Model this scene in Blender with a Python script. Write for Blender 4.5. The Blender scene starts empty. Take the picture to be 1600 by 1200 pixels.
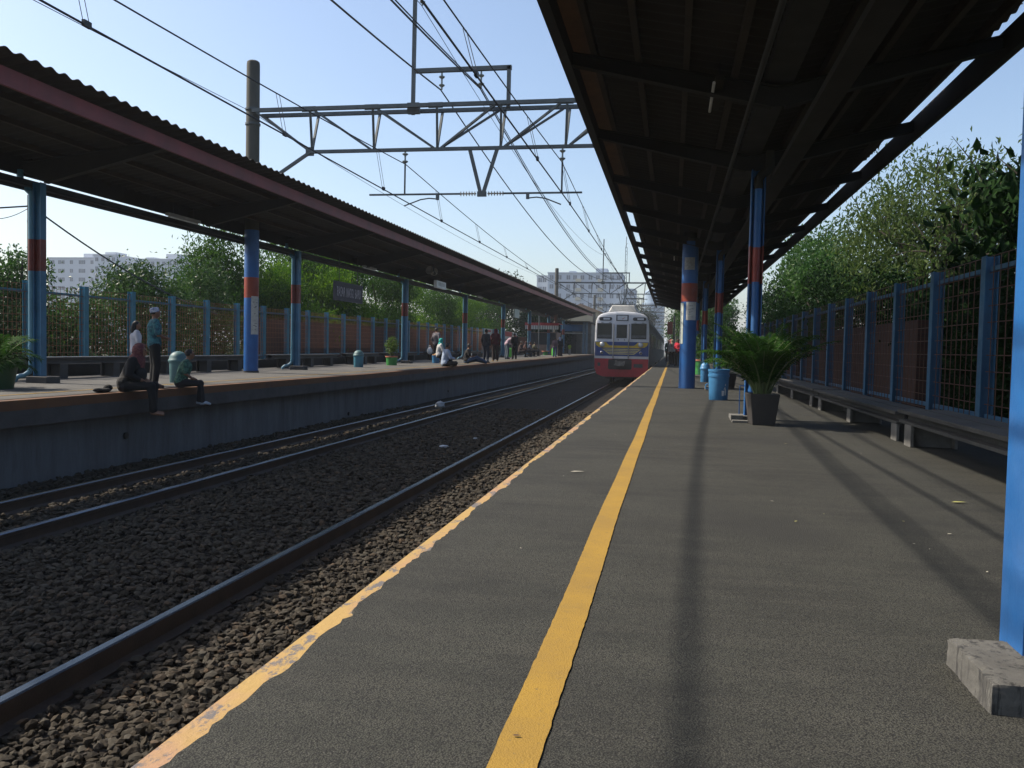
import bpy, bmesh, math, random
import numpy as np
from mathutils import Vector, Matrix, Euler
random.seed(7)
rng = np.random.default_rng(11)
PI = math.pi
scene = bpy.context.scene
COL = scene.collection

# ------------------------------------------------------------------ helpers
def ramp(y):
    """the far platform climbs very slightly along the line"""
    return .004*min(max(y-22., 0.), 70.)

class MB:
    def __init__(s): s.v=[]; s.f=[]; s.m=[]
    def add(s, vs, fs, m=0):
        o=len(s.v); s.v.extend([tuple(p) for p in vs])
        for f in fs: s.f.append(tuple(i+o for i in f)); s.m.append(m)
        return s
    def bx(s,x0,x1,y0,y1,z0,z1,m=0):
        vs=[(x0,y0,z0),(x1,y0,z0),(x1,y1,z0),(x0,y1,z0),(x0,y0,z1),(x1,y0,z1),(x1,y1,z1),(x0,y1,z1)]
        return s.add(vs,[(3,2,1,0),(4,5,6,7),(0,1,5,4),(1,2,6,5),(2,3,7,6),(3,0,4,7)],m)
    def bar(s,p,q,w,h,m=0,up=(0,0,1)):
        p=Vector(p);q=Vector(q);d=(q-p).normalized();u=Vector(up)
        if abs(d.dot(u))>.98: u=Vector((0,1,0)) if abs(d.y)<.9 else Vector((1,0,0))
        r=d.cross(u).normalized();u=r.cross(d)
        vs=[]
        for c in (p,q):
            for a,b in((-1,-1),(1,-1),(1,1),(-1,1)): vs.append(c+r*(a*w/2)+u*(b*h/2))
        return s.add(vs,[(0,1,2,3),(7,6,5,4),(0,4,5,1),(1,5,6,2),(2,6,7,3),(3,7,4,0)],m)
    def tube(s,pts,r,n=8,m=0,cap=True):
        pts=[Vector(p) for p in pts]; k=len(pts)
        rs=r if isinstance(r,(list,tuple)) else [r]*k
        o=len(s.v); prev=None
        for i,p in enumerate(pts):
            d=(pts[min(i+1,k-1)]-pts[max(i-1,0)])
            d=d.normalized() if d.length>1e-9 else Vector((0,0,1))
            if prev is None:
                u=Vector((0,0,1)) if abs(d.z)<.9 else Vector((1,0,0))
                a=d.cross(u).normalized()
            else:
                a=(prev-d*prev.dot(d)); a=a.normalized() if a.length>1e-6 else d.orthogonal().normalized()
            prev=a; b=d.cross(a)
            for j in range(n):
                t=2*PI*j/n; s.v.append(tuple(p+(a*math.cos(t)+b*math.sin(t))*rs[i]))
        for i in range(k-1):
            for j in range(n):
                j2=(j+1)%n
                s.f.append((o+i*n+j,o+i*n+j2,o+(i+1)*n+j2,o+(i+1)*n+j)); s.m.append(m)
        if cap:
            s.f.append(tuple(o+j for j in range(n))[::-1]); s.m.append(m)
            s.f.append(tuple(o+(k-1)*n+j for j in range(n))); s.m.append(m)
        return s
    def lathe(s,prof,c=(0,0,0),n=20,m=0,sx=1,sy=1,cap=True):
        o=len(s.v);k=len(prof)
        for r,z in prof:
            for j in range(n):
                t=2*PI*j/n; s.v.append((c[0]+r*sx*math.cos(t),c[1]+r*sy*math.sin(t),c[2]+z))
        for i in range(k-1):
            for j in range(n):
                j2=(j+1)%n
                s.f.append((o+i*n+j,o+i*n+j2,o+(i+1)*n+j2,o+(i+1)*n+j)); s.m.append(m)
        if cap:
            s.f.append(tuple(o+j for j in range(n))[::-1]); s.m.append(m)
            s.f.append(tuple(o+(k-1)*n+j for j in range(n))); s.m.append(m)
        return s
    def prism(s,poly,axis,a,b,m=0):
        """poly: list of 2-D points; axis 'y': points are (x,z) pulled from y=a to y=b; 'x': (y,z); 'z': (x,y)"""
        def P(p,t): return (p[0],t,p[1]) if axis=='y' else ((t,p[0],p[1]) if axis=='x' else (p[0],p[1],t))
        n=len(poly); vs=[P(p,a) for p in poly]+[P(p,b) for p in poly]
        fs=[tuple(range(n)),tuple(range(2*n-1,n-1,-1))]+[(i,i+n,(i+1)%n+n,(i+1)%n) for i in range(n)]
        return s.add(vs,fs,m)
    def ball(s,c,r,m=0,nu=12,nv=8):
        r=r if isinstance(r,(list,tuple)) else (r,r,r)
        vs=[(c[0],c[1],c[2]-r[2])];fs=[]
        for i in range(1,nv):
            t=-PI/2+PI*i/nv
            for j in range(nu):
                a=2*PI*j/nu; vs.append((c[0]+r[0]*math.cos(t)*math.cos(a),c[1]+r[1]*math.cos(t)*math.sin(a),c[2]+r[2]*math.sin(t)))
        vs.append((c[0],c[1],c[2]+r[2])); T=len(vs)-1
        for j in range(nu): fs.append((0,1+(j+1)%nu,1+j)); fs.append((T,1+(nv-2)*nu+j,1+(nv-2)*nu+(j+1)%nu))
        for i in range(nv-2):
            for j in range(nu):
                a=1+i*nu+j;b=1+i*nu+(j+1)%nu; fs.append((a,b,b+nu,a+nu))
        return s.add(vs,fs,m)
    def quad(s,a,b,c,d,m=0): return s.add([a,b,c,d],[(0,1,2,3)],m)
    def build(s,name,mats,parent=None,rampy=False,world=False,sharp=.6,bevel=0,recalc=True):
        me=bpy.data.meshes.new(name)
        vs=s.v
        if rampy: vs=[(x,y,z+ramp(y)) for x,y,z in vs]
        me.from_pydata(vs,[],s.f)
        mats=mats if isinstance(mats,(list,tuple)) else [mats]
        for a in mats: me.materials.append(a)
        if len(mats)>1: me.polygons.foreach_set('material_index',s.m)
        if recalc:
            bm=bmesh.new(); bm.from_mesh(me); bmesh.ops.recalc_face_normals(bm,faces=bm.faces); bm.to_mesh(me); bm.free()
        me.polygons.foreach_set('use_smooth',[True]*len(me.polygons))
        me.set_sharp_from_angle(angle=sharp)
        me.update()
        o=bpy.data.objects.new(name,me); COL.objects.link(o)
        if parent is not None:
            o.parent=parent
            if world: o.location=-Vector(parent.location)
        if bevel:
            b=o.modifiers.new('bevel','BEVEL'); b.width=bevel; b.segments=2; b.limit_method='ANGLE'; b.harden_normals=True
        return o

def fast_mesh(name, verts, faces_flat, fsize, mat, parent=None, smooth=False):
    """numpy mesh with all faces of one size"""
    me=bpy.data.meshes.new(name); nv=len(verts); nf=len(faces_flat)//fsize
    me.vertices.add(nv); me.vertices.foreach_set('co',np.asarray(verts,dtype=np.float32).ravel())
    me.loops.add(nf*fsize); me.loops.foreach_set('vertex_index',np.asarray(faces_flat,dtype=np.int32))
    me.polygons.add(nf); me.polygons.foreach_set('loop_start',np.arange(0,nf*fsize,fsize,dtype=np.int32))
    me.polygons.foreach_set('loop_total',np.full(nf,fsize,dtype=np.int32))
    me.polygons.foreach_set('use_smooth',[smooth]*nf)
    for a in (mat if isinstance(mat,(list,tuple)) else [mat]): me.materials.append(a)
    me.update(calc_edges=True); me.validate()
    o=bpy.data.objects.new(name,me); COL.objects.link(o)
    if parent is not None: o.parent=parent
    return o

def tag(o,label=None,cat=None,group=None,kind=None):
    if label: o['label']=label
    if cat: o['category']=cat
    if group: o['group']=group
    if kind: o['kind']=kind
    return o
def thing(name,label,cat,loc=(0,0,0),rz=0,group=None):
    o=bpy.data.objects.new(name,None); COL.objects.link(o); o.empty_display_size=.2
    o.location=loc; o.rotation_euler=(0,0,rz)
    return tag(o,label,cat,group)
def dup(root,loc,rz=None,label=None,group=None,scale=None):
    r=root.copy(); COL.objects.link(r); r.location=loc
    if rz is not None: r.rotation_euler=(0,0,rz)
    if scale: r.scale=(scale,)*3
    if label: r['label']=label
    if group: r['group']=group
    for ch in list(root.children):
        c=ch.copy(); COL.objects.link(c); c.parent=r
        for g in list(ch.children):
            d=g.copy(); COL.objects.link(d); d.parent=c
    return r

# ------------------------------------------------------------------ materials
def srgb(r,g,b):
    f=lambda c:(c/255/12.92 if c/255<=.04045 else ((c/255+.055)/1.055)**2.4)
    return (f(r),f(g),f(b),1)
def nodes(m): return m.node_tree.nodes, m.node_tree.links
def mat(name,c,rough=.7,c2=None,scale=3.,bump=0.,bscale=40.,metal=0.,lo=.35,hi=.65,stretch=None,spec=.5):
    """procedural paint / concrete / metal: two noise-mixed colours, second grime layer, bump"""
    m=bpy.data.materials.new(name); m.use_nodes=True; N,L=nodes(m); b=N['Principled BSDF']
    b.inputs['Roughness'].default_value=rough; b.inputs['Metallic'].default_value=metal
    b.inputs['Specular IOR Level'].default_value=spec
    c=tuple(c)[:3]+(1,)
    c2=tuple(x*.62 for x in c[:3])+(1,) if c2 is None else tuple(c2)[:3]+(1,)
    tc=N.new('ShaderNodeTexCoord'); mp=N.new('ShaderNodeMapping'); L.new(tc.outputs['Object'],mp.inputs[0])
    if stretch: mp.inputs['Scale'].default_value=stretch
    n1=N.new('ShaderNodeTexNoise'); n1.inputs['Scale'].default_value=scale; n1.inputs['Detail'].default_value=6; n1.inputs['Roughness'].default_value=.65
    L.new(mp.outputs[0],n1.inputs['Vector'])
    mr=N.new('ShaderNodeMapRange'); mr.inputs[1].default_value=lo; mr.inputs[2].default_value=hi; L.new(n1.outputs[0],mr.inputs[0])
    mx=N.new('ShaderNodeMix'); mx.data_type='RGBA'; mx.inputs[6].default_value=c; mx.inputs[7].default_value=c2
    L.new(mr.outputs[0],mx.inputs[0]); L.new(mx.outputs[2],b.inputs['Base Color'])
    m['_out']='x'
    if bump:
        n2=N.new('ShaderNodeTexNoise'); n2.inputs['Scale'].default_value=bscale; n2.inputs['Detail'].default_value=5
        L.new(mp.outputs[0],n2.inputs['Vector'])
        bp=N.new('ShaderNodeBump'); bp.inputs['Strength'].default_value=bump; bp.inputs['Distance'].default_value=.02
        L.new(n2.outputs[0],bp.inputs['Height']); L.new(bp.outputs[0],b.inputs['Normal'])
    del m['_out']
    return m
def leaf_mat(name,c1,c2,trans=.35,rough=.5,spec=.22):
    m=bpy.data.materials.new(name); m.use_nodes=True; N,L=nodes(m); b=N['Principled BSDF']
    g=N.new('ShaderNodeNewGeometry'); r=N.new('ShaderNodeValToRGB')
    r.color_ramp.elements[0].color=tuple(c1)[:3]+(1,); r.color_ramp.elements[1].color=tuple(c2)[:3]+(1,)
    L.new(g.outputs['Random Per Island'],r.inputs[0]); L.new(r.outputs[0],b.inputs['Base Color'])
    b.inputs['Roughness'].default_value=rough
    t=N.new('ShaderNodeBsdfTranslucent'); mx=N.new('ShaderNodeMixShader'); mx.inputs[0].default_value=trans
    b.inputs['Specular IOR Level'].default_value=spec
    hs=N.new('ShaderNodeHueSaturation'); hs.inputs['Value'].default_value=1.25; L.new(r.outputs[0],hs.inputs['Color']); L.new(hs.outputs[0],t.inputs[0])
    L.new(b.outputs[0],mx.inputs[1]); L.new(t.outputs[0],mx.inputs[2]); L.new(mx.outputs[0],N['Material Output'].inputs[0])
    return m

def paint(name,c,c2,rough=.45,chip=.70,rust=(.10,.045,.02),sc=5.):
    """weathered paint: faded patches, chips down to rust and grey undercoat, dirty streaks running down"""
    m=bpy.data.materials.new(name); m.use_nodes=True; N,L=nodes(m); b=N['Principled BSDF']
    tc=N.new('ShaderNodeTexCoord').outputs['Object']
    def nz(vec,s,d=6,r=.65):
        n=N.new('ShaderNodeTexNoise'); n.inputs['Scale'].default_value=s; n.inputs['Detail'].default_value=d; n.inputs['Roughness'].default_value=r; L.new(vec,n.inputs['Vector']); return n.outputs[0]
    def mr(v,a,b_,c_=0,d_=1):
        r=N.new('ShaderNodeMapRange'); r.inputs[1].default_value=a; r.inputs[2].default_value=b_; r.inputs[3].default_value=c_; r.inputs[4].default_value=d_; L.new(v,r.inputs[0]); return r.outputs[0]
    def mx(f,a,b_):
        x=N.new('ShaderNodeMix'); x.data_type='RGBA'; L.new(f,x.inputs[0])
        for i,q in ((6,a),(7,b_)):
            if isinstance(q,tuple): x.inputs[i].default_value=q[:3]+(1,)
            else: L.new(q,x.inputs[i])
        return x.outputs[2]
    mp=N.new('ShaderNodeMapping'); mp.inputs['Scale'].default_value=(9,9,.8); L.new(tc,mp.inputs[0])
    cc=mx(mr(nz(tc,sc*.5),.35,.65),c,c2)
    fade=tuple(min(1,x*.75+.05) for x in c)
    cc=mx(mr(nz(tc,1.3,4),.52,.75,0,.45),cc,fade)
    cc=mx(mr(nz(mp.outputs[0],1.6,5),.55,.80,0,.55),cc,tuple(x*.45 for x in c))
    n=nz(tc,sc*2.6,8,.72); cc=mx(mr(n,chip-.03,chip-.01),cc,(.17,.17,.165)); cc=mx(mr(n,chip,chip+.02),cc,rust)
    L.new(cc,b.inputs['Base Color']); L.new(mr(nz(tc,7.),.3,.7,rough-.1,rough+.2),b.inputs['Roughness'])
    bp=N.new('ShaderNodeBump'); bp.inputs['Strength'].default_value=.25; bp.inputs['Distance'].default_value=.006; L.new(nz(tc,28),bp.inputs['Height']); L.new(bp.outputs[0],b.inputs['Normal'])
    return m
BLUE=paint('blue_paint',(.010,.105,.31),(.008,.08,.25))
RED=paint('red_band_paint',(.26,.022,.012),(.18,.02,.012))
BLUEL=paint('pale_blue_paint',(.035,.15,.27),(.027,.11,.20))
REDL=paint('dull_red_paint',(.17,.024,.014),(.11,.02,.014))
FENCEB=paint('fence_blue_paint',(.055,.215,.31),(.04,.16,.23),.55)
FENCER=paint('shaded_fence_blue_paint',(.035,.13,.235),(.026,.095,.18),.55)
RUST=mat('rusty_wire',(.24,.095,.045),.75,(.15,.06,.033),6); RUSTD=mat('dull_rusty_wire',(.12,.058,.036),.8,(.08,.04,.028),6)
MAROON=mat('maroon_fascia_paint',(.22,.045,.05),.6,(.14,.035,.04),1.2,.1,30)
SHEET=mat('weathered_roof_sheet',(.040,.037,.032),.9,(.025,.023,.02),1.0,.15,20)
BEAM=mat('sooty_steel_beam',(.026,.025,.023),.8,(.017,.016,.015),2.,.1,40)
PURLIN=mat('brown_purlin',(.06,.05,.037),.85,(.04,.033,.026),2.,.1,40)
CONC=mat('concrete',(.15,.145,.135),.9,(.09,.088,.082),3.5,.35,50)
CONCD=mat('dirty_concrete',(.075,.073,.07),.9,(.045,.043,.042),2.5,.3,40)
STEELG=mat('galvanised_steel',(.10,.115,.12),.6,(.065,.075,.078),3,.05,40,.3)
STEELD=mat('dark_steel',(.045,.047,.05),.6,(.03,.03,.032),3,.1,40,.3)
WIRE=mat('copper_cable',(.03,.032,.036),.6,(.02,.02,.024),3)
PORC=mat('grey_porcelain',(.22,.25,.24),.3,(.16,.18,.18),5)
PORCW=mat('cream_porcelain',(.5,.45,.36),.3,(.38,.33,.26),5)
MASTC=mat('spun_concrete_mast',(.085,.08,.065),.85,(.05,.05,.042),2.2,.2,50,stretch=(1,1,.3))
BLACKM=mat('black_plastic',(.02,.02,.021),.5,(.013,.013,.014),5,.1,60)
WHITEM=mat('white_enamel',(.68,.70,.70),.4,(.55,.56,.56),3)
BRICK=mat('red_brick_wall',(.20,.075,.045),.9,(.12,.05,.035),3,.3,30)
WOODY=mat('bark',(.045,.035,.025),.9,(.028,.022,.016),6,.5,40,stretch=(1,1,.25))
# ------------------------------------------------------------------ setting
def custom(name):
    m=bpy.data.materials.new(name); m.use_nodes=True; N,L=nodes(m); return m,N,L,N['Principled BSDF']
def noise(N,L,vec,scale,detail=5,rough=.6):
    n=N.new('ShaderNodeTexNoise'); n.inputs['Scale'].default_value=scale; n.inputs['Detail'].default_value=detail; n.inputs['Roughness'].default_value=rough
    L.new(vec,n.inputs['Vector']); return n.outputs[0]
def rng_map(N,L,val,a,b,c=0,d=1):
    r=N.new('ShaderNodeMapRange'); r.inputs[1].default_value=a; r.inputs[2].default_value=b; r.inputs[3].default_value=c; r.inputs[4].default_value=d
    L.new(val,r.inputs[0]); return r.outputs[0]
def mixc(N,L,fac,a,b):
    x=N.new('ShaderNodeMix'); x.data_type='RGBA'
    L.new(fac,x.inputs[0])
    for i,c in ((6,a),(7,b)):
        if isinstance(c,tuple): x.inputs[i].default_value=c[:3]+(1,)
        else: L.new(c,x.inputs[i])
    return x.outputs[2]
def bump(N,L,b,h,strength,dist=.01,prev=None):
    p=N.new('ShaderNodeBump'); p.inputs['Strength'].default_value=strength; p.inputs['Distance'].default_value=dist
    L.new(h,p.inputs['Height'])
    if prev is not None: L.new(prev,p.inputs['Normal'])
    L.new(p.outputs[0],b.inputs['Normal']); return p.outputs[0]

def asphalt():
    m,N,L,b=custom('asphalt'); tc=N.new('ShaderNodeTexCoord').outputs['Object']
    big=rng_map(N,L,noise(N,L,tc,.9,6,.7),.41,.59)
    mp=N.new('ShaderNodeMapping'); mp.inputs['Scale'].default_value=(.35,2.2,1); L.new(tc,mp.inputs[0])
    streak=rng_map(N,L,noise(N,L,mp.outputs[0],3.,6,.7),.42,.72)
    c=mixc(N,L,big,(.047,.0485,.039),(.0225,.0235,.020))
    c=mixc(N,L,streak,c,(.060,.059,.048))
    vor=N.new('ShaderNodeTexVoronoi'); vor.inputs['Scale'].default_value=210; L.new(tc,vor.inputs['Vector'])
    sp=rng_map(N,L,vor.outputs['Color'],.72,.95)
    c=mixc(N,L,sp,c,(.075,.073,.064))
    dk=rng_map(N,L,vor.outputs['Distance'],.25,.75)
    c=mixc(N,L,dk,c,(.014,.014,.013))
    # trodden pale dust and darker patched areas
    patch=rng_map(N,L,noise(N,L,tc,.33,3,.5),.56,.62)
    c=mixc(N,L,rng_map(N,L,patch,0,1,0,.7),c,(.020,.020,.0185))
    # oily drips and scuffs
    c=mixc(N,L,rng_map(N,L,noise(N,L,tc,2.6,8,.75),.63,.72,0,.55),c,(.013,.013,.012))
    c=mixc(N,L,rng_map(N,L,noise(N,L,tc,4.1,8,.8),.66,.74,0,.5),c,(.075,.072,.06))
    L.new(c,b.inputs['Base Color']); b.inputs['Roughness'].default_value=.88; b.inputs['Specular IOR Level'].default_value=.3
    h=bump(N,L,b,vor.outputs['Distance'],.5,.004)
    bump(N,L,b,noise(N,L,tc,70,6,.75),.4,.006,h)
    return m
ASPH=asphalt()
def coping(name,yel,pink,conc,lim):
    m,N,L,b=custom(name); tc=N.new('ShaderNodeTexCoord').outputs['Object']
    mp=N.new('ShaderNodeMapping'); mp.inputs['Scale'].default_value=(1,.55,1); L.new(tc,mp.inputs[0]); v=mp.outputs[0]
    c=mixc(N,L,rng_map(N,L,noise(N,L,v,2.2,4,.6),.47,.60),yel,pink)
    wear=rng_map(N,L,noise(N,L,v,9,8,.78),lim,lim+.05)
    c=mixc(N,L,wear,c,conc)
    L.new(c,b.inputs['Base Color']); b.inputs['Roughness'].default_value=.8
    bump(N,L,b,noise(N,L,tc,40,6,.7),.5,.01)
    return m
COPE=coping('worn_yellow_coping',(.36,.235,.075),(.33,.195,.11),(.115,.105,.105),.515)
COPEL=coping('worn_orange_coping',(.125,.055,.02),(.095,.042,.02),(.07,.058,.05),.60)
def linepaint():
    m,N,L,b=custom('yellow_line_paint'); tc=N.new('ShaderNodeTexCoord').outputs['Object']
    c=mixc(N,L,rng_map(N,L,noise(N,L,tc,2.2,6,.7),.38,.68),(.29,.172,.016),(.225,.135,.02))
    vor=N.new('ShaderNodeTexVoronoi'); vor.inputs['Scale'].default_value=240; L.new(tc,vor.inputs['Vector'])
    w=rng_map(N,L,noise(N,L,tc,60,6,.8),.60,.68)
    c=mixc(N,L,w,c,(.10,.075,.035))
    c=mixc(N,L,rng_map(N,L,vor.outputs['Distance'],.45,.95,0,.6),c,(.20,.115,.015))
    c=mixc(N,L,rng_map(N,L,noise(N,L,tc,7,6,.75),.56,.74,0,.55),c,(.16,.105,.03))
    L.new(c,b.inputs['Base Color']); b.inputs['Roughness'].default_value=.8
    h=bump(N,L,b,vor.outputs['Distance'],.3,.003)
    return m
LINE=linepaint()
def dirt():
    m,N,L,b=custom('ground_dirt'); tc=N.new('ShaderNodeTexCoord').outputs['Object']
    c=mixc(N,L,rng_map(N,L,noise(N,L,tc,.25,7,.7),.4,.6),(.075,.06,.04),(.035,.05,.018))
    L.new(c,b.inputs['Base Color']); b.inputs['Roughness'].default_value=.95
    bump(N,L,b,noise(N,L,tc,3,7,.7),.7,.1); return m
DIRT=dirt()
def stone_mat():
    m,N,L,b=custom('ballast_stone'); tc=N.new('ShaderNodeTexCoord').outputs['Object']
    g=N.new('ShaderNodeNewGeometry'); r=N.new('ShaderNodeValToRGB'); e=r.color_ramp.elements
    e[0].color=(.017,.0145,.0115,1); e[1].color=(.085,.055,.032,1); x=r.color_ramp.elements.new(.5); x.color=(.043,.034,.022,1); x=r.color_ramp.elements.new(.85); x.color=(.058,.053,.042,1)
    L.new(g.outputs['Random Per Island'],r.inputs[0])
    c=mixc(N,L,rng_map(N,L,noise(N,L,tc,30,5,.7),.4,.7),r.outputs[0],(.05,.042,.032))
    L.new(c,b.inputs['Base Color']); b.inputs['Roughness'].default_value=.92; b.inputs['Specular IOR Level'].default_value=.2
    bump(N,L,b,noise(N,L,tc,70,5,.7),.5,.006); return m
STONE=stone_mat()
def ballast_far():
    m,N,L,b=custom('ballast_bed'); tc=N.new('ShaderNodeTexCoord').outputs['Object']
    vor=N.new('ShaderNodeTexVoronoi'); vor.inputs['Scale'].default_value=17; L.new(tc,vor.inputs['Vector'])
    r=N.new('ShaderNodeValToRGB'); e=r.color_ramp.elements; e[0].color=(.012,.011,.0095,1); e[1].color=(.036,.029,.022,1)
    L.new(vor.outputs['Color'],r.inputs[0])
    c=mixc(N,L,rng_map(N,L,vor.outputs['Distance'],.2,.8),r.outputs[0],(.008,.007,.006))
    c=mixc(N,L,rng_map(N,L,noise(N,L,tc,.5,5,.6),.5,.7,0,.5),c,(.045,.034,.024))
    L.new(c,b.inputs['Base Color']); b.inputs['Roughness'].default_value=.95; b.inputs['Specular IOR Level'].default_value=.2
    inv=rng_map(N,L,vor.outputs['Distance'],0,1,1,0); bump(N,L,b,inv,1.,.05); return m
BEDM=ballast_far()
def wallpaint():
    m,N,L,b=custom('platform_wall_paint'); tc=N.new('ShaderNodeTexCoord').outputs['Object']
    mp=N.new('ShaderNodeMapping'); mp.inputs['Scale'].default_value=(1,2.2,.35); L.new(tc,mp.inputs[0])
    c=mixc(N,L,rng_map(N,L,noise(N,L,mp.outputs[0],1.4,6,.7),.35,.68),(.12,.135,.15),(.068,.076,.083))
    sx=N.new('ShaderNodeSeparateXYZ'); L.new(tc,sx.inputs[0])
    c=mixc(N,L,rng_map(N,L,noise(N,L,mp.outputs[0],6,6,.7),.55,.75,0,.6),c,(.05,.05,.05))
    L.new(c,b.inputs['Base Color']); b.inputs['Roughness'].default_value=.85
    bump(N,L,b,noise(N,L,tc,14,6,.7),.3,.02); return m
PWALL=wallpaint()

# ground to the horizon
g=MB(); g.quad((-2500,-600,-1.25),(2500,-600,-1.25),(2500,4000,-1.25),(-2500,4000,-1.25))
tag(g.build('ground',DIRT),kind='structure')

# track bed under the ballast
rb=np.random.default_rng(3)
g=MB(); ys=[-8+i*.5 for i in range(240)]+[112+i*6 for i in range(40)]; xs=[-8.3,-7.6,-7.2,-6.7,-6.2,-5.7,-5.2,-4.4,-3.6,-3.2,-2.6,-2.1,-1.6,-.9]
vs=[];fs=[]
for y in ys:
    for x in xs: vs.append((x,y,-1.075+float(rb.normal(0,.012))+(.035 if x in(-4.4,) else 0)))
nx=len(xs)
for i in range(len(ys)-1):
    for j in range(nx-1): fs.append((i*nx+j,i*nx+j+1,(i+1)*nx+j+1,(i+1)*nx+j))
g.add(vs,fs); tag(g.build('track_bed',BEDM,sharp=2),kind='structure')

# loose ballast stones (nobody could count them)
def rocks(n,xr,yr,smin,smax,zbase):
    ico=[]; bm=bmesh.new(); bmesh.ops.create_icosphere(bm,subdivisions=1,radius=1); bm.verts.ensure_lookup_table()
    V=np.array([v.co[:] for v in bm.verts]); F=np.array([[v.index for v in f.verts] for f in bm.faces]); bm.free()
    r=np.random.default_rng(5); k=len(V)
    u=r.random(n); Y=yr[0]*(yr[1]/yr[0])**u
    X=r.uniform(xr[0],xr[1],n); S=r.uniform(smin,smax,n)*(1+.035*(Y-yr[0]))
    A=r.random((n,3))*2*PI
    P=V[None]*(1+r.normal(0,.20,(n,k,1)))
    P*=np.stack([r.uniform(.8,1.35,n),r.uniform(.6,1.0,n),r.uniform(.42,.8,n)],1)[:,None,:]
    ca,sa=np.cos(A),np.sin(A)
    z=np.zeros(n);o=np.ones(n)
    Rz=np.stack([ca[:,0],-sa[:,0],z,sa[:,0],ca[:,0],z,z,z,o],1).reshape(n,3,3)
    tx=r.normal(0,.35,n); cx,sx=np.cos(tx),np.sin(tx)
    Rx=np.stack([o,z,z,z,cx,-sx,z,sx,cx],1).reshape(n,3,3)
    P=np.einsum('nij,nkj->nki',Rz@Rx,P)*S[:,None,None]
    heap=.05*np.clip(1-np.abs(X+1.25)/.45,0,1)+.03*np.clip(1-np.abs(X+4.45)/1.0,0,1)
    C=np.stack([X,Y,zbase+heap+r.normal(0,.014,n)],1)
    ok=np.ones(n,bool)
    for rx in (-7.015,-5.885,-3.165,-2.065): ok&=np.abs(X-rx)>.075+S*.5
    P=(P+C[:,None])[ok]; n=len(P)
    return P.reshape(-1,3),(F[None]+np.arange(n)[:,None,None]*k).reshape(-1)
P,Fi=rocks(74000,(-8.15,-1.0),(1.6,26),.016,.034,-1.058)
tag(fast_mesh('ballast',P,Fi,3,STONE),'grey brown crushed stone ballast heaped between the rails','ballast',kind='stuff')

# rails: each one its own object
RUSTR=mat('rusty_rail_side',(.055,.038,.028),.8,(.035,.026,.02),5,.2,60)
RTOP=mat('polished_rail_head',(.17,.20,.235),.25,(.11,.13,.15),1.2,.02,30,.95,stretch=(8,.3,1))
prof=[(-.065,-1.07),(.065,-1.07),(.065,-1.055),(.012,-1.03),(.012,-.955),(.034,-.945),(.034,-.918),(.026,-.91),(-.026,-.91),(-.034,-.918),(-.034,-.945),(-.012,-.955),(-.012,-1.03),(-.065,-1.055)]
def rail(x,lab):
    g=MB(); g.prism([(x+a,b) for a,b in prof],'y',-8,300)
    for i in range(len(g.f)):
        pass
    # the running surface is worn bright
    for i,f in enumerate(g.f):
        zs=[g.v[k][2] for k in f]
        if min(zs)>-.9185 and len(f)==4: g.m[i]=1
    tag(g.build('rail',[RUSTR,RTOP],sharp=.3),lab,'rail',group='running rails of the two tracks')
rail(-3.165,'shiny topped rail nearest the camera along the sunlit ballast')
rail(-2.065,'rail hidden close under the near platform edge on the train track')
rail(-5.885,'dark rail of the far track on the side nearer the train')
rail(-7.015,'dark rail right beside the far platform wall')

# near platform
g=MB(); g.bx(-1.05,3.75,-6,140,-.30,-.012,0); g.bx(-.9,3.7,-6,139.9,-1.3,-.30,1)
tag(g.build('platform',[COPE,CONCD],bevel=0),kind='structure')
g=MB(); jr=random.Random(4); y=-6.; pts=[]
x=-.992
while y<140:
    st=.035 if y<14 else (.12 if y<40 else 1.)
    x+=jr.gauss(0,.006); x+=(-.992-x)*.12
    pts.append((x+(jr.random()<.06)*jr.uniform(0,.02),y)); y+=st
vs=[];fs=[]
for x,y in pts: vs+= [(x,y,-.011),(x+.006,y,0),(3.75,y,0)]
for i in range(len(pts)-1):
    a=i*3;b=a+3; fs+=[(a,a+1,b+1,b),(a+1,a+2,b+2,b+1)]
g.add(vs,fs); tag(g.build('platform_surface',ASPH,sharp=.3),kind='structure')
g=MB(); pts=[]; y=-6.
while y<140: pts.append(y); y+=.03 if y<8 else (.15 if y<40 else 1.5)
vs=[];fs=[]; wob=lambda y:.003*math.sin(y*.9)+.002*math.sin(y*2.3+1)
for y in pts: vs+=[(-.347+wob(y)+jr.gauss(0,.0007),y,.004),(-.247+wob(y)+jr.gauss(0,.0009),y,.004)]
for i in range(len(pts)-1): fs.append((2*i,2*i+1,2*i+3,2*i+2))
g.add(vs,fs); tag(g.build('safety_line',LINE),kind='structure')

# far platform
g=MB()
Ys=[-6,22]+[22+5*i for i in range(1,17)]
for a,b in zip(Ys[:-1],Ys[1:]):
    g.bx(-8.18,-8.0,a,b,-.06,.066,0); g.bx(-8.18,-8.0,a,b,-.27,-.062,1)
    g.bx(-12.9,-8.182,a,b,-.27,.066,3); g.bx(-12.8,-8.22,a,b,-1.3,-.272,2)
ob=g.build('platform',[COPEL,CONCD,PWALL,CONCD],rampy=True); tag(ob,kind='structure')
g=MB()
for a,b in zip(Ys[:-1],Ys[1:]): g.quad((-12.5,a,.072),(-8.17,a,.072),(-8.17,b,.072),(-12.5,b,.072))
tag(g.build('platform_surface',mat('pale_platform_asphalt',(.085,.082,.074),.9,(.055,.053,.049),1.2,.4,60),rampy=True),kind='structure')
g=MB()
for a,b in zip(Ys[:-1],Ys[1:]): g.quad((-8.75,a,.077),(-8.68,a,.077),(-8.68,b,.077),(-8.75,b,.077))
tag(g.build('safety_line',LINE,rampy=True),kind='structure')
g=MB()
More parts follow.
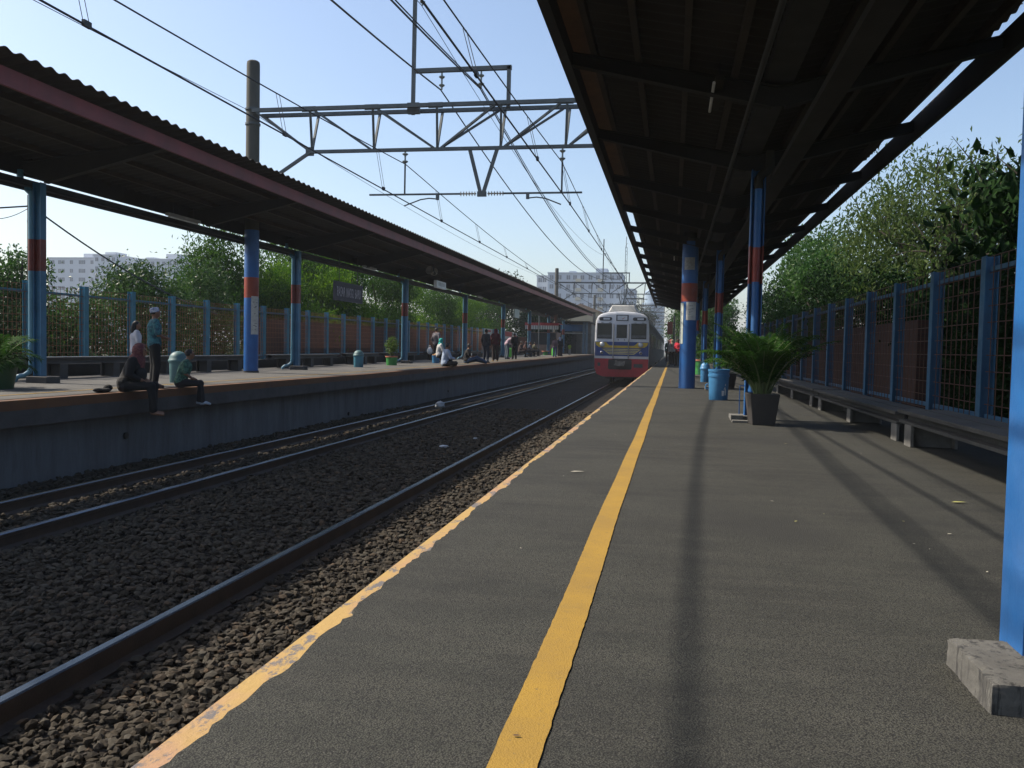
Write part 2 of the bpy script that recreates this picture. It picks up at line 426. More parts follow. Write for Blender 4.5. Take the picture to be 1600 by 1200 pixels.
for a,b in zip(Ys[:-1],Ys[1:]): g.bx(-12.75,-12.3,a,b,.067,.32,0)
tag(g.build('low_wall',mat('black_kerb',(.03,.03,.032),.85,(.02,.02,.02),3,.2,40),rampy=True),'long low black kerb wall under the far platform fence','wall')
# dark drain holes in the far platform wall
for i,(yy,zz) in enumerate(((11.9,-.62),(21.2,-.95),(31.3,-.82))):
    g=MB(); g.lathe([(.05,0),(.05,.05)],n=14); o=g.build('drain_hole',BLACKM); o.rotation_euler=(0,PI/2,0); o.location=(-8.235,yy,zz)
    tag(o,['round dark drain hole in the far platform wall below the seated figures','second dark drain spout low in the far platform wall','dark drain spout in the far wall beside the plastic bag'][i],'drain',group='drain holes of the far platform wall')
# ------------------------------------------------------------------ canopies
def wave_sheet(x0,z0,x1,z1,ya,yb,pitch=.26,amp=.022,nx=2,thick=.008,ragged=0,seed=1,skip=None):
    """corrugated roof sheet: waves run along the track direction"""
    g=MB(); n=int((yb-ya)/pitch*8); rr=random.Random(seed); vs=[];fs=[]
    offs=[0]*(n+1); cur=0
    for i in range(n+1):
        if ragged and i%40==0: cur=rr.choice([0,0,.03,.06,-.02])*ragged
        offs[i]=cur
    for i in range(n+1):
        y=ya+(yb-ya)*i/n; w=amp*math.sin(2*PI*(y-ya)/pitch)
        for j in range(nx):
            t=j/(nx-1); x=x0+(x1-x0)*t; z=z0+(z1-z0)*t
            if j==nx-1: x+=offs[i]
            vs.append((x,y,z+w)); 
    m=len(vs)
    vs+= [(x,y,z-thick) for x,y,z in vs]
    for i in range(n):
        for j in range(nx-1):
            a=i*nx+j; fs.append((a,a+1,a+nx+1,a+nx)); fs.append((m+a+nx,m+a+nx+1,m+a+1,m+a))
        a=i*nx; fs.append((a,a+nx,m+a+nx,m+a)); a=i*nx+nx-1; fs.append((a,m+a,m+a+nx,a+nx))
    g.add(vs,fs); return g

def column_mb(x,y,z0,z1,r0,r1,w,fl,pipe=None):
    """H column: flanges face left and right, web across; painted in bands"""
    g=MB()
    for a,b,m in ((z0,r0,0),(r0,r1,1),(r1,z1,0)):
        g.bx(x-w/2,x-w/2+.012,y-fl/2,y+fl/2,a,b,m); g.bx(x+w/2-.012,x+w/2,y-fl/2,y+fl/2,a,b,m)
        g.bx(x-w/2+.012,x+w/2-.012,y-.006,y+.006,a,b,m)
    return g

# --- far canopy (left in the photo)
FX=-10.75
DPM=paint('drain_pipe_paint',(.085,.22,.30),(.06,.16,.23))
zs_=lambda x:3.95+(x+11.2)*.119
cl=thing('platform_canopy','long far platform canopy with maroon fascia and blue columns banded in red','canopy',(FX,13.2,.066))
wave_sheet(-11.2,zs_(-11.2),-8.0,zs_(-8.0),4.,90.,ragged=0).build('roof_sheet',SHEET,cl,rampy=True,world=True,sharp=1.2)
g=MB(); 
for a in range(4,90,6): g.bx(-8.33,-8.28,a,min(a+6,90)-.004,3.99,4.22,0)
g.build('fascia',MAROON,cl,rampy=True,world=True)
g=MB()
for a in range(4,90,6): g.bx(-11.14,-11.10,a,min(a+6,90)-.004,3.64,3.985,0)
g.build('back_valance',BEAM,cl,rampy=True,world=True)
for xp in (-10.45,-9.75,-9.05,-8.45):
    g=MB(); zz=zs_(xp)
    for a in range(4,90,6): g.bx(xp-.03,xp+.03,a,min(a+6,90),zz-.115,zz-.03)
    g.build('purlin',PURLIN,cl,rampy=True,world=True)
bys=[13.2+5.2*k for k in range(-1,15)]
for yb in bys:
    g=MB(); r=ramp(yb)
    poly=[(-11.08,3.70),(-10.9,3.62),(-10.62,3.50),(-10.35,3.56),(-8.34,4.04),(-8.34,zs_(-8.34)-.12),(-11.08,zs_(-11.08)-.12)]
    web=[(x,z+r) for x,z in poly]
    g.prism(web,'y',yb-.008,yb+.008)
    low=[(-10.62,3.50),(-8.34,4.04)]
    g.bar((low[0][0],yb,low[0][1]+r-.006),(low[1][0],yb,low[1][1]+r-.006),.12,.012)
    g.bar((-11.08,yb,zs_(-11.08)-.126+r),(-8.34,yb,zs_(-8.34)-.126+r),.12,.012)
    g.build('beam',BEAM,cl,world=True)
for k in range(-1,8):
    yc=13.2+10.4*k
    if yc<2 or yc>90: continue
    z0=.066+ramp(yc); c=column_mb(FX,yc,z0+.0,3.5+ramp(yc),z0+1.93,z0+2.47,.15,.14).build('column',[BLUEL,REDL],cl,world=True)
    # concrete foot, drain pipe with elbows
    g=MB(); g.bx(FX-.14,FX+.27,yc-.17,yc+.17,z0,z0+.12); o=g.build('foot',CONCD,c,bevel=.012)
    g=MB(); px=FX-.125
    pts=[(px,yc-.05,3.35+ramp(yc)),(px,yc-.05,z0+.28),(px-.03,yc-.06,z0+.19),(px-.10,yc-.09,z0+.135),(px-.19,yc-.13,z0+.11),(px-.24,yc-.15,z0+.06),(px-.25,yc-.155,z0+.02)]
    g.tube(pts,.042,12); g.tube([(px,yc-.05,z0+.62),(px,yc-.05,z0+.66)],.05,12); g.tube([(px,yc-.05,z0+.27),(px,yc-.05,z0+.31)],.05,12)
    g.tube([(px-.22,yc-.05,3.72+ramp(yc)),(px-.2,yc-.05,3.52+ramp(yc)),(px-.08,yc-.05,3.4+ramp(yc)),(px,yc-.05,3.33+ramp(yc))],.055,12)
    dp=g.build('drain_pipe',DPM,c)
    MB().tube([(px,yc-.05,z0+1.93),(px,yc-.05,z0+2.47)],.044,12).build('pipe_band',REDL,dp)
# perforated cable tray under the back edge
g=MB()
for a in range(4,88,4):
    zt=3.49; r=0
    g.bx(-10.97,-10.962,a,a+3.99,zt-.13,zt+.07); g.bx(-10.962,-10.82,a,a+3.99,zt-.07,zt-.062)
for i in range(12):
    g.tube([(-10.9+.02*(i%3),4+i*7,3.45+.02*(i//6)),(-10.9+.02*(i%3),11+i*7,3.45+.02*(i//6))],.012,6)
tag(g.build('cable_tray',STEELD,rampy=True),'dark cable tray hung in a line behind the far canopy columns','cable tray')
# fluorescent fittings under the far canopy back edge
lampb=None
for i,yy in enumerate((17.4,29.2,38.5,47.)):
    if lampb is None:
        lampb=thing('strip_light','','strip light',(-10.6,yy,3.48+ramp(yy)))
        MB().bx(-.05,.05,-.62,.62,.02,.08).build('fitting',mat('dull_white_metal',(.28,.27,.25),.5,(.2,.19,.18),4),lampb)
        g=MB(); g.tube([(0,-.58,.0),(0,.58,.0)],.016,8); g.build('tube',WHITEM,lampb)
        [MB().tube([(0,q,.08),(0,q,.32)],.008,6).build('hanger',STEELD,lampb) for q in (-.4,.4)]
        o=lampb
    else: o=dup(lampb,(-10.6,yy,3.48+ramp(yy)))
    tag(o,['unlit strip light under the far canopy between the first column and the round mast','unlit strip light under the far canopy just past the station name sign','unlit strip light under the far canopy beside the hanging white box','unlit strip light under the far canopy beyond the hanging white box'][i],'strip light','strip lights under the far canopy')

def rough_block(x0,x1,y0,y1,h):
    from mathutils import noise as mn
    bm=bmesh.new(); bmesh.ops.create_cube(bm,size=1); bmesh.ops.subdivide_edges(bm,edges=bm.edges,cuts=22,use_grid_fill=True); g=MB(); bm.verts.ensure_lookup_table()
    for v in bm.verts:
        p=Vector((x0+(v.co.x+.5)*(x1-x0),y0+(v.co.y+.5)*(y1-y0),(v.co.z+.5)*h))
        e=sum(abs(abs(q)-.5)<1e-4 for q in v.co)
        n=mn.noise(p*14)*.004+mn.noise(p*45)*.0022
        p+=Vector((v.co.x,v.co.y,v.co.z*.5))*2*n
        if e>=2 and v.co.z>.4: c_=max(0,mn.noise(p*30+Vector((5,0,0)))*.012+.003); p-=Vector((v.co.x*c_*2,v.co.y*c_*2,c_))
        g.v.append(tuple(p))
    g.f=[tuple(v.index for v in f.verts) for f in bm.faces]; g.m=[0]*len(g.f); bm.free(); return g
m,N,L,b=custom('worn_block_concrete'); tc=N.new('ShaderNodeTexCoord').outputs['Object']
c_=mixc(N,L,rng_map(N,L,noise(N,L,tc,9,6,.7),.35,.65),(.105,.102,.092),(.062,.06,.055))
mp=N.new('ShaderNodeMapping'); mp.inputs['Scale'].default_value=(30,30,3); L.new(tc,mp.inputs[0])
c_=mixc(N,L,rng_map(N,L,noise(N,L,mp.outputs[0],1.4,4,.7),.52,.62,0,.9),c_,(.02,.02,.02))
c_=mixc(N,L,rng_map(N,L,noise(N,L,tc,22,6,.8),.66,.70),c_,(.30,.26,.2))
c_=mixc(N,L,rng_map(N,L,noise(N,L,tc,17,3,.5),.72,.74),c_,(.03,.13,.3))
L.new(c_,b.inputs['Base Color']); b.inputs['Roughness'].default_value=.9; bump(N,L,b,noise(N,L,tc,90,6,.75),.6,.006); CONCW=m
# --- near canopy (right in the photo): a butterfly roof over the middle columns
RX=.9
zr=lambda x:3.45+abs(x-RX)*.2
cr=thing('platform_canopy','dark near platform butterfly canopy overhead with blue columns banded in red','canopy',(RX,11.35,0))
R0,R1=-3.,53.
wave_sheet(RX,zr(RX),-.93,zr(-.93),R0,R1,pitch=.2,amp=.016,seed=2).build('roof_sheet',SHEET,cr,world=True,sharp=1.2)
wave_sheet(RX,zr(RX),2.74,zr(2.74),R0,R1,pitch=.2,amp=.016,ragged=1,seed=3).build('roof_sheet',SHEET,cr,world=True,sharp=1.2)
g=MB()
for a in range(-3,53,7): g.bx(-1.07,-1.03,a,a+6.996,3.44,3.74); g.bx(-1.03,-.985,a,a+6.996,3.44,3.452)
g.build('fascia',BEAM,cr,world=True)
g=MB()
for a in range(-3,53,7): g.bx(2.80,2.87,a,a+6.996,3.50,3.74)
g.build('fascia',BEAM,cr,world=True)
# brown translucent strip over the gap at the track side edge
m,N,L,b=custom('brown_fibreglass'); b.inputs['Base Color'].default_value=(.20,.115,.055,1); t=N.new('ShaderNodeBsdfTranslucent'); t.inputs[0].default_value=(.20,.115,.06,1)
tc=N.new('ShaderNodeTexCoord').outputs['Object']; cc=mixc(N,L,rng_map(N,L,noise(N,L,tc,4,6,.7),.35,.65),(.13,.085,.05),(.085,.06,.04)); L.new(cc,t.inputs[0]); L.new(cc,b.inputs['Base Color'])
ms=N.new('ShaderNodeMixShader'); ms.inputs[0].default_value=.45; L.new(b.outputs[0],ms.inputs[1]); L.new(t.outputs[0],ms.inputs[2]); L.new(ms.outputs[0],N['Material Output'].inputs[0])
g=MB()
for a in range(-3,18,3): g.prism([(-1.10,3.752),(-.84,3.755),(-.84,3.759),(-1.10,3.756)],'y',a,a+2.99)
g.build('translucent_strip',m,cr,world=True)
for xp in (-.82,-.40,.05,.5,1.3,1.75,2.2,2.62):
    zz=zr(xp); MB().bx(xp-.028,xp+.028,R0,R1,zz-.125,zz-.028).build('purlin',PURLIN,cr,world=True)
yb=2.6-5.833; beams=[]
while yb<53:
    if yb>-3: beams.append(yb)
    yb+=2.917
for yb in beams:
    for sgn,xe in ((-1,-1.03),(1,2.80)):
        g=MB(); x0=RX+sgn*.0
        poly=[(x0,3.14),(x0+sgn*.12,3.14),(xe,zr(xe)-.24),(xe,zr(xe)-.13),(x0,zr(x0)-.13)]
        g.prism(poly,'y',yb-.007,yb+.007)
        g.bar((x0+sgn*.06,yb,3.134),(xe,yb,zr(xe)-.246),.11,.012); g.bar((x0,yb,zr(x0)-.136),(xe,yb,zr(xe)-.136),.11,.011)
        g.build('beam',BEAM,cr,world=True)
g=MB(); g.bx(RX-.13,RX+.13,R0,R1,3.36,3.375); g.bx(RX-.13,RX-.115,R0,R1,3.375,3.50); g.bx(RX+.115,RX+.13,R0,R1,3.375,3.50); g.build('gutter',mat('grey_gutter',(.045,.045,.042),.8,(.03,.03,.029),3),cr,world=True)
GP=mat('grey_conduit',(.042,.040,.035),.85,(.028,.027,.024),2)
g=MB(); g.tube([(RX-.27,R0,3.1),(RX-.27,R1,3.1)],.024,10); g.build('conduit',GP,cr,world=True)
g=MB(); g.bx(RX+.25,RX+.45,R0,R1,3.00,3.01); g.bx(RX+.25,RX+.258,R0,R1,3.01,3.07); g.bx(RX+.442,RX+.45,R0,R1,3.01,3.07); g.build('cable_tray',GP,cr,world=True)
for k in range(0,6):
    yc=2.6+8.75*k
    if k==0: yc=2.5
    c=column_mb(RX+.1,yc,0.05 if k else .065,3.14,1.72,2.19,.17,.16).build('column',[BLUE,RED],cr,world=True)
    g=MB()
    if k==0:
        g=rough_block(.77,1.3,2.2,2.54,.078)
    else: g.bx(RX-.16,RX+.3,yc-.16,yc+.2,0,.055); 
    f=g.build('foot',CONCW if k==0 else CONC,c,bevel=0 if k==0 else .008,sharp=.9)
    if k:
        g=MB(); g.bx(RX-.17,RX-.02,yc-.36,yc-.165,0,.075); g.bx(RX-.17,RX+.2,yc-.62,yc-.52,0,.03); g.build('brick_kerb',CONC,c,bevel=.006)
    g=MB(); pz=RX+.1
    # downpipe held in the column web on the camera side
    g.tube([(pz,yc-.058,2.92),(pz,yc-.058,.30),(pz+.01,yc-.075,.22),(pz+.05,yc-.10,.10),(pz+.06,yc-.11,.06)],.048,14)
    g.tube([(pz,yc-.058,.36),(pz,yc-.058,.40)],.056,14)
    g.build('drain_pipe',[BLUE],c); 
    g=MB(); g.tube([(pz,yc-.058,2.17),(pz,yc-.058,1.74)],.0495,14); g.build('pipe_band',RED,c)
    g=MB(); g.tube([(pz,yc-.058,2.90),(pz,yc-.058,3.02),(pz+.03,yc-.058,3.07),(pz+.10,yc-.058,3.12),(pz+.13,yc-.058,3.18),(pz+.13,yc-.058,3.37)],.056,14); g.build('pipe_elbow',GP,c)
    if k==0: continue
    g=MB(); g.bx(pz-.15,pz-.085,yc-.02,yc+.0,.42,.432); g.bx(pz-.15,pz-.14,yc-.02,yc,.06,.42); g.build('pipe_bracket',BLUE,c)
o=thing('strip_light','unlit strip light hanging from the near canopy beams above the platform','strip light',(.35,8.6,3.3))
MB().bx(-.04,.04,-.5,.5,.0,.05).build('fitting',SHEET,o); g=MB(); g.tube([(-.05,-.48,-.015),(-.05,.48,-.015)],.014,8); g.build('tube',WHITEM,o)
[MB().tube([(0,q,.05),(0,q,.2)],.007,6).build('hanger',STEELD,o) for q in (-.35,.35)]
o=dup(o,(.02,24.,3.38),label='unlit strip light under the near canopy farther down towards the train')
tag(o,group='strip lights under the near canopy'); 

# ------------------------------------------------------------------ fences
def fence(name,lab,x,ys,zb,zt,pw,pm,wm,vs_,hs_,rw,posts_top,rampy,face):
    f=thing(name,lab,'fence',(x,ys[0],zb))
    for y in ys:
        g=MB(); g.bx(x-pw*.5,x-pw*.5+.012,y-pw/2,y+pw/2,zb-.3,posts_top); g.bx(x+pw*.5-.012,x+pw*.5,y-pw/2,y+pw/2,zb-.3,posts_top); g.bx(x-pw*.5+.012,x+pw*.5-.012,y-.006,y+.006,zb-.3,posts_top-.003)
        g.build('post',pm,f,rampy=rampy,world=True)
    for a,b in zip(ys[:-1],ys[1:]):
        g=MB(); nv=max(2,round((b-a)/vs_)); nh=max(2,round((zt-zb)/hs_)); xo=x+face
        for i in range(1,nv):
            y=a+(b-a)*i/nv; g.tube([(xo,y,zb),(xo,y,zt)],rw,4,cap=False)
        for i in range(nh+1):
            z=zb+(zt-zb)*i/nh; g.tube([(xo+.006,a+pw*.5,z),(xo+.006,b-pw*.5,z)],rw,4,cap=False)
        g.build('mesh_panel',wm,f,rampy=rampy,world=True)
        for za in (zt-.16,zb+.02): MB().bx(x-.02,x+.02,a+pw/2,b-pw/2,za,za+.05).build('rail',pm,f,rampy=rampy,world=True)
    return f
yl=[11.7+1.66*i for i in range(31)]
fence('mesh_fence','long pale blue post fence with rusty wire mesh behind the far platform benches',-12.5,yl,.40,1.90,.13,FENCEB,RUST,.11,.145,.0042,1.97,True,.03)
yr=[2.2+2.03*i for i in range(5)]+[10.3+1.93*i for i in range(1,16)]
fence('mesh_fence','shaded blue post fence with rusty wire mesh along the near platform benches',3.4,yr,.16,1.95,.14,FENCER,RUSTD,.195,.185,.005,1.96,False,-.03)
def brickwall():
    m,N,L,b=custom('brick_wall'); tc=N.new('ShaderNodeTexCoord'); mp=N.new('ShaderNodeMapping'); mp.inputs['Rotation'].default_value=(PI/2,0,PI/2); L.new(tc.outputs['Object'],mp.inputs[0])
    br=N.new('ShaderNodeTexBrick'); br.inputs['Scale'].default_value=4.5; br.inputs['Color1'].default_value=(.07,.028,.018,1); br.inputs['Color2'].default_value=(.042,.018,.013,1); br.inputs['Mortar'].default_value=(.04,.034,.028,1); br.inputs['Mortar Size'].default_value=.02
    sx=N.new('ShaderNodeSeparateXYZ'); cx=N.new('ShaderNodeCombineXYZ'); L.new(tc.outputs['Object'],sx.inputs[0]); L.new(sx.outputs[1],cx.inputs[0]); L.new(sx.outputs[2],cx.inputs[1]); L.new(cx.outputs[0],br.inputs['Vector'])
    c=mixc(N,L,rng_map(N,L,noise(N,L,tc.outputs['Object'],.8,6,.7),.4,.7),br.outputs[0],(.07,.035,.025)); L.new(c,b.inputs['Base Color']); b.inputs['Roughness'].default_value=.9; return m
BW=brickwall()
BWL=mat('rust_brown_wall',(.06,.026,.015),.9,(.027,.014,.01),.9,.3,20)
g=MB(); g.bx(-13.6,-13.4,26.,96,-1.26,1.62); tag(g.build('brick_wall',BWL,rampy=True),'red brick wall seen through the far fence mesh','wall')
g=MB(); g.bx(3.95,4.15,15.2,60,-1.26,1.45); tag(g.build('brick_wall',BW),'dark red brick wall behind the near platform fence','wall')

# ------------------------------------------------------------------ benches of old rail steel
BEN=mat('dark_bench_steel',(.06,.06,.062),.6,(.04,.038,.036),2,.15,30,.1)
BENR=mat('grey_bench_beam',(.058,.057,.052),.85,(.032,.031,.029),2,.2,30)
def bench_mb_seat(L_,w,h,t=.035):
    g=MB(); 
    for dx in (-w/4-.006,w/4+.006):
        ww=w/2-.012
        g.bx(dx-ww/2,dx+ww/2,0,L_,h-t,h); g.bx(dx-.012,dx+.012,.01,L_-.01,h-.10,h-t-.001); g.bx(dx-ww*.42,dx+ww*.42,0,L_,h-.13,h-.101)
    return g
def bench(x,y,z,L_,h,w,mat_s,mat_l,lab,group,legs):
    b=thing('bench',lab,'bench',(x,y,z),0,group)
    bench_mb_seat(L_,w,h).build('seat',mat_s,b,bevel=.004)
    for ly in legs:
        g=MB(); g.bx(-w*.45,-w*.45+.03,ly-.11,ly+.11,.0,h-.132); g.bx(w*.45-.03,w*.45,ly-.11,ly+.11,0,h-.132); g.bx(-w*.45+.03,w*.45-.03,ly-.02,ly+.02,.0,h-.132); g.build('leg',mat_l,b,bevel=.004)
    return b
bl=[(12.2,4.9,'near the standing children'),(17.6,4.8,'directly behind the round blue mast'),(23.9,5.0,'behind the domed blue bin'),(29.8,3.4,'behind the green planter'),(34.,4.6,'behind the woman with a white bag'),(40.5,5.,'behind the sitter in jeans'),(46.6,5.,'behind the person in dark red'),(54.,6.,'under the posters')]
for y,l,w in bl:
    bench(-11.75,y,.066+ramp(y),l,.42,.34,BEN,BEN,'dark steel bench on the far platform '+w,'benches along the far fence',(l*.18,l*.55,l*.88))
bench(2.40,2.2,0,6.75,.335,.46,BENR,CONC,'nearest grey steel bench beside the near platform fence','benches along the near fence',(1.,3.7,6.45))
bench(2.40,9.12,0,5.05,.30,.42,BENR,CONC,'middle grey steel bench in front of the brick wall on the near platform','benches along the near fence',(.12,2.4,4.6))
bench(2.42,14.4,0,5.2,.30,.42,BENR,CONC,'farthest grey steel bench on the near platform beyond the potted palm','benches along the near fence',(.3,2.6,4.9))

# ------------------------------------------------------------------ overhead line gantries
def insulator(p0,p1,n,r,m=0,g=None):
    g=g or MB(); p0=Vector(p0);p1=Vector(p1); L_=(p1-p0).length; pts=[];rs=[]
    for i in range(n):
        t=i/n
        for dt,rr in ((0,.28),(.30,.32),(.42,1.),(.52,.95),(.7,.34)):
            pts.append(p0+(p1-p0)*(t+dt/n)); rs.append(r*rr)
    pts.append(p1); rs.append(r*.28)
    g.tube(pts,rs,12,m); return g
G0=20.6
def gantry(loc,lab,full=True):
    ro=thing('line_gantry',lab,'gantry',loc,0,'overhead line gantries')
    # masts: local x positions
    ml=-10.64; mr=.34
    zb=.066-loc[2]
    g=MB(); g.tube([(ml,0,-.9),(ml,0,3.7)],[.18,.175],20); g.tube([(ml,0,3.7),(ml,0,7.85),(ml,0,7.93),(ml,0,7.96)],[.174,.165,.155,.12],20); ms=g.build('mast',MASTC,ro)
    if full:
        g=MB()
        for a,b,i in ((.07,1.98,0),(1.98,2.5,1),(2.5,3.7,0)): g.tube([(ml,0,a),(ml,0,b)],.1815,24,i,cap=True)
        g.build('paint_coat',[BLUEP,REDP],ms)
        for z in (6.35,6.72): MB().lathe([(.19,0),(.19,.05)],(ml,0,z),20).build('collar',STEELG,ms)
        MB().lathe([(.185,-.03),(.2,-.03),(.2,.03),(.185,.03)],(ml,0,.09),20).build('foot_ring',CONCD,ms)
    g=MB(); g.tube([(mr,-.35,-.9),(mr,-.35,3.1)],[.175,.172],20); g.tube([(mr,-.35,3.1),(mr,-.35,7.9)],[.171,.16],20); ms2=g.build('mast',MASTC,ro)
    if full:
        g=MB(); q=0
        for a,b,i in ((.004,1.98,0),(1.98,2.40,1),(2.40,3.35,0)): g.tube([(mr,-.35,a),(mr,-.35,b)],.1825,28,i)
        g.build('paint_coat',[BLUEP,REDP],ms2)
    # truss: two upper chords, one lower chord
    def chord(name,p,q,w,h): MB().bar(p,q,w,h).build(name,STEELG,ro)
    chord('upper_chord',(ml+.1,-.22,6.66),(mr-.1,-.22,6.66),.09,.09); chord('upper_chord',(ml+.1,.30,6.66),(mr-.1,.30,6.66),.09,.09)
    chord('lower_chord',(-9.12,0.04,5.66),(-1.2,0.04,5.66),.08,.08)
    nodesx=[-9.05,-7.42,-5.80,-4.22,-2.64,-1.25]
    for x in nodesx:
        g=MB()
        for yy in (-.22,.30): g.bar((x+.05,yy,6.62),(x,.04,5.69),.055,.05)
        g.bx(x-.16,x+.2,-.235,-.228,6.58,6.72); g.build('web_member',STEELG,ro)
    for i in range(len(nodesx)-1):
        g=MB()
        for yy in (-.22,.30):
            if i<2: g.bar((nodesx[i]+.15,yy,6.62),(nodesx[i+1]-.08,.04,5.69),.06,.05)
            else: g.bar((nodesx[i]+.1,.04,5.69),(nodesx[i+1]-.1,yy,6.62),.06,.05)
        g.build('diagonal',STEELG,ro)
    g=MB()
    for yy in (-.22,.30): g.bar((ml+.2,yy,6.62),(-9.12,.04,5.68),.06,.05)
    g.bar((-9.12,.04,5.64),(ml+.1,-.05,4.7),.08,.07); g.bx(-9.22,-9.0,.03,.05,5.56,5.78); g.build('end_brace',STEELG,ro)
    g=MB()
    for yy in (-.22,.30): g.bar((mr-.2,yy,6.62),(-1.2,.04,5.68),.06,.05)
    g.bar((-1.2,.04,5.64),(mr-.1,-.05,4.7),.08,.07); g.build('end_brace',STEELG,ro)
    # frame on top for the feeders
    g=MB(); g.bar((-6.42,0,6.5),(-6.40,0,10.6),.085,.085,up=(0,1,0)); g.bar((-4.04,0,6.6),(-4.04,0,7.58),.085,.10,up=(0,1,0)); g.bx(-6.36,-3.98,-.05,.05,7.50,7.60); g.bx(-6.55,-6.25,-.06,.06,6.52,6.78); g.build('feeder_frame',STEELG,ro)
    for x in (-5.70,-4.72):
        g=insulator((x,0,7.48),(x,0,7.08),2,.075); g.build('insulator',PORC,ro)
    g=MB(); g.bar((-6.4,0,9.32),(-6.15,0,9.30),.04,.04); insulator((-6.22,0,9.28),(-6.22,0,9.12),1,.07,g=g); g.build('insulator',PORC,ro)
    # hanger and contact wire support bar
    g=MB(); g.bar((-4.98,.04,5.64),(-4.70,.04,4.60),.085,.05,up=(0,1,0)); g.bar((-4.30,.04,5.64),(-4.62,.04,4.60),.085,.05,up=(0,1,0)); g.bx(-4.77,-4.55,.0,.08,4.50,4.62); g.build('hanger',STEELG,ro)
    g=MB(); g.tube([(-7.52,.04,4.57),(-5.20,.04,4.57)],.024,10); g.tube([(-4.12,.04,4.57),(-2.22,.04,4.57)],.024,10); g.build('support_bar',STEELG,ro)
    g=insulator((-4.80,.04,4.57),(-5.22,.04,4.57),6,.06); insulator((-4.52,.04,4.57),(-4.10,.04,4.57),6,.06,g=g); g.build('insulator',PORCW,ro)
    for x in (-6.61,-2.71):
        g=MB(); g.tube([(x,.04,5.30),(x,.04,4.58)],.022,8); g.build('drop_rod',STEELD,ro)
        g=insulator((x,.04,5.64),(x,.04,5.28),2,.075); g.build('insulator',PORC,ro)
    for x,x2,x1 in ((-5.77,-6.62,-6.2),(-3.53,-2.72,-3.1)):
        g=MB(); g.bx(x-.035,x+.035,.0,.08,4.43,4.58); g.tube([(x,.04,4.45),((x+x1)/2,.04,4.47),(x1,.04,4.44),(x2,.04,4.29)],.016,8); g.build('registration_arm',STEELG,ro)
    return ro
BLUEP=paint('mast_blue_paint',(.010,.10,.32),(.008,.075,.25),.42)
REDP=paint('mast_orange_red_paint',(.26,.035,.012),(.18,.028,.012))
gt=gantry((0,G0,0),'nearest overhead line gantry with blue painted masts through both canopies')
# faded papers pasted on the masts
PAPER=mat('pasted_paper',(.50,.50,.47),.8,(.33,.33,.31),9,.1,40)
def paper(x,y,r,a0,a1,z0,z1,lab,m=PAPER,marks=True,seed=0):
    g=MB(); n=8; vs=[];fs=[]
    for i in range(n+1):
        a=a0+(a1-a0)*i/n
        for z in (z0,z1): vs.append((x+r*math.sin(a),y-r*math.cos(a),z))
    for i in range(n): fs.append((2*i,2*i+2,2*i+3,2*i+1))
    g.add(vs,fs)
    rr=random.Random(seed); 
    if marks:
        for k in range(10):
            a=a0+(a1-a0)*rr.uniform(.15,.6); w=(a1-a0)*rr.uniform(.1,.35); z=z0+(z1-z0)*rr.uniform(.12,.88); h=(z1-z0)*.018
            vs=[];fs=[]
            for i in range(4):
                t=a+w*i/3
                for zz in (z,z+h): vs.append((x+(r+.002)*math.sin(t),y-(r+.002)*math.cos(t),zz))
            for i in range(3): fs.append((2*i,2*i+2,2*i+3,2*i+1))
            g.add(vs,fs,1)
    tag(g.build('paper_notice',[m,INK],sharp=1),lab,'notice','paper notices pasted on the masts')
INK=mat('faded_ink',(.12,.12,.14),.8,(.2,.2,.2),20)
R_=.189; my=G0-.35
paper(.34,my,R_,-.75,.55,2.70,2.98,'square silver grey sticker high on the near round mast',mat('silver_sticker',(.32,.33,.32),.5,(.2,.2,.2),22,.2,30),seed=2)
paper(.34,my,R_,-.35,.95,1.56,1.97,'white paper notice just below the red band of the near mast',mat('white_notice',(.66,.65,.61),.8,(.5,.5,.47),4,.3,12),seed=3)
paper(.34,my,R_+.001,-1.6,-.72,1.02,1.95,'long narrow paper notice wrapped round the track side of the near mast',mat('pale_notice',(.48,.52,.47),.8,(.36,.40,.36),6,.2,20),seed=4)
paper(-10.64,G0,R_,.45,1.6,1.05,2.02,'tall faded notice on the far round mast',seed=5)
for i,(yy,dz,lab) in enumerate(((79.,.26,'second overhead line gantry above the far end of the canopies'),(118.,.30,'third overhead line gantry seen over the train roof'),(158.,.3,'fourth overhead line gantry small above the train'),(200.,.3,'last overhead line gantry tiny near the vanishing point'))):
    if i==0:
        g2=gantry((0,yy,dz),lab,False)
    else: dup(g2,(0,yy,dz),label=lab)
# tall lattice antenna poles near the second gantry
g=MB(); 
for a in (0,2.09,4.19): g.bar((-4.6+.14*math.cos(a),83.+.14*math.sin(a),-1.2),(-4.6+.10*math.cos(a),83.+.10*math.sin(a),10.6),.035,.035)
for i in range(36):
    a=(0,2.09,4.19)[i%3]; b=(2.09,4.19,0)[i%3]; z=i*.32-.5; g.bar((-4.6+.13*math.cos(a),83+.13*math.sin(a),z),(-4.6+.13*math.cos(b),83+.13*math.sin(b),z+.3),.02,.02)
g.tube([(-4.6,83,10.5),(-4.6,83,11.6)],.03,6)
tag(g.build('lattice_pole',STEELG),'thin lattice pole rising beside the second gantry','pole')

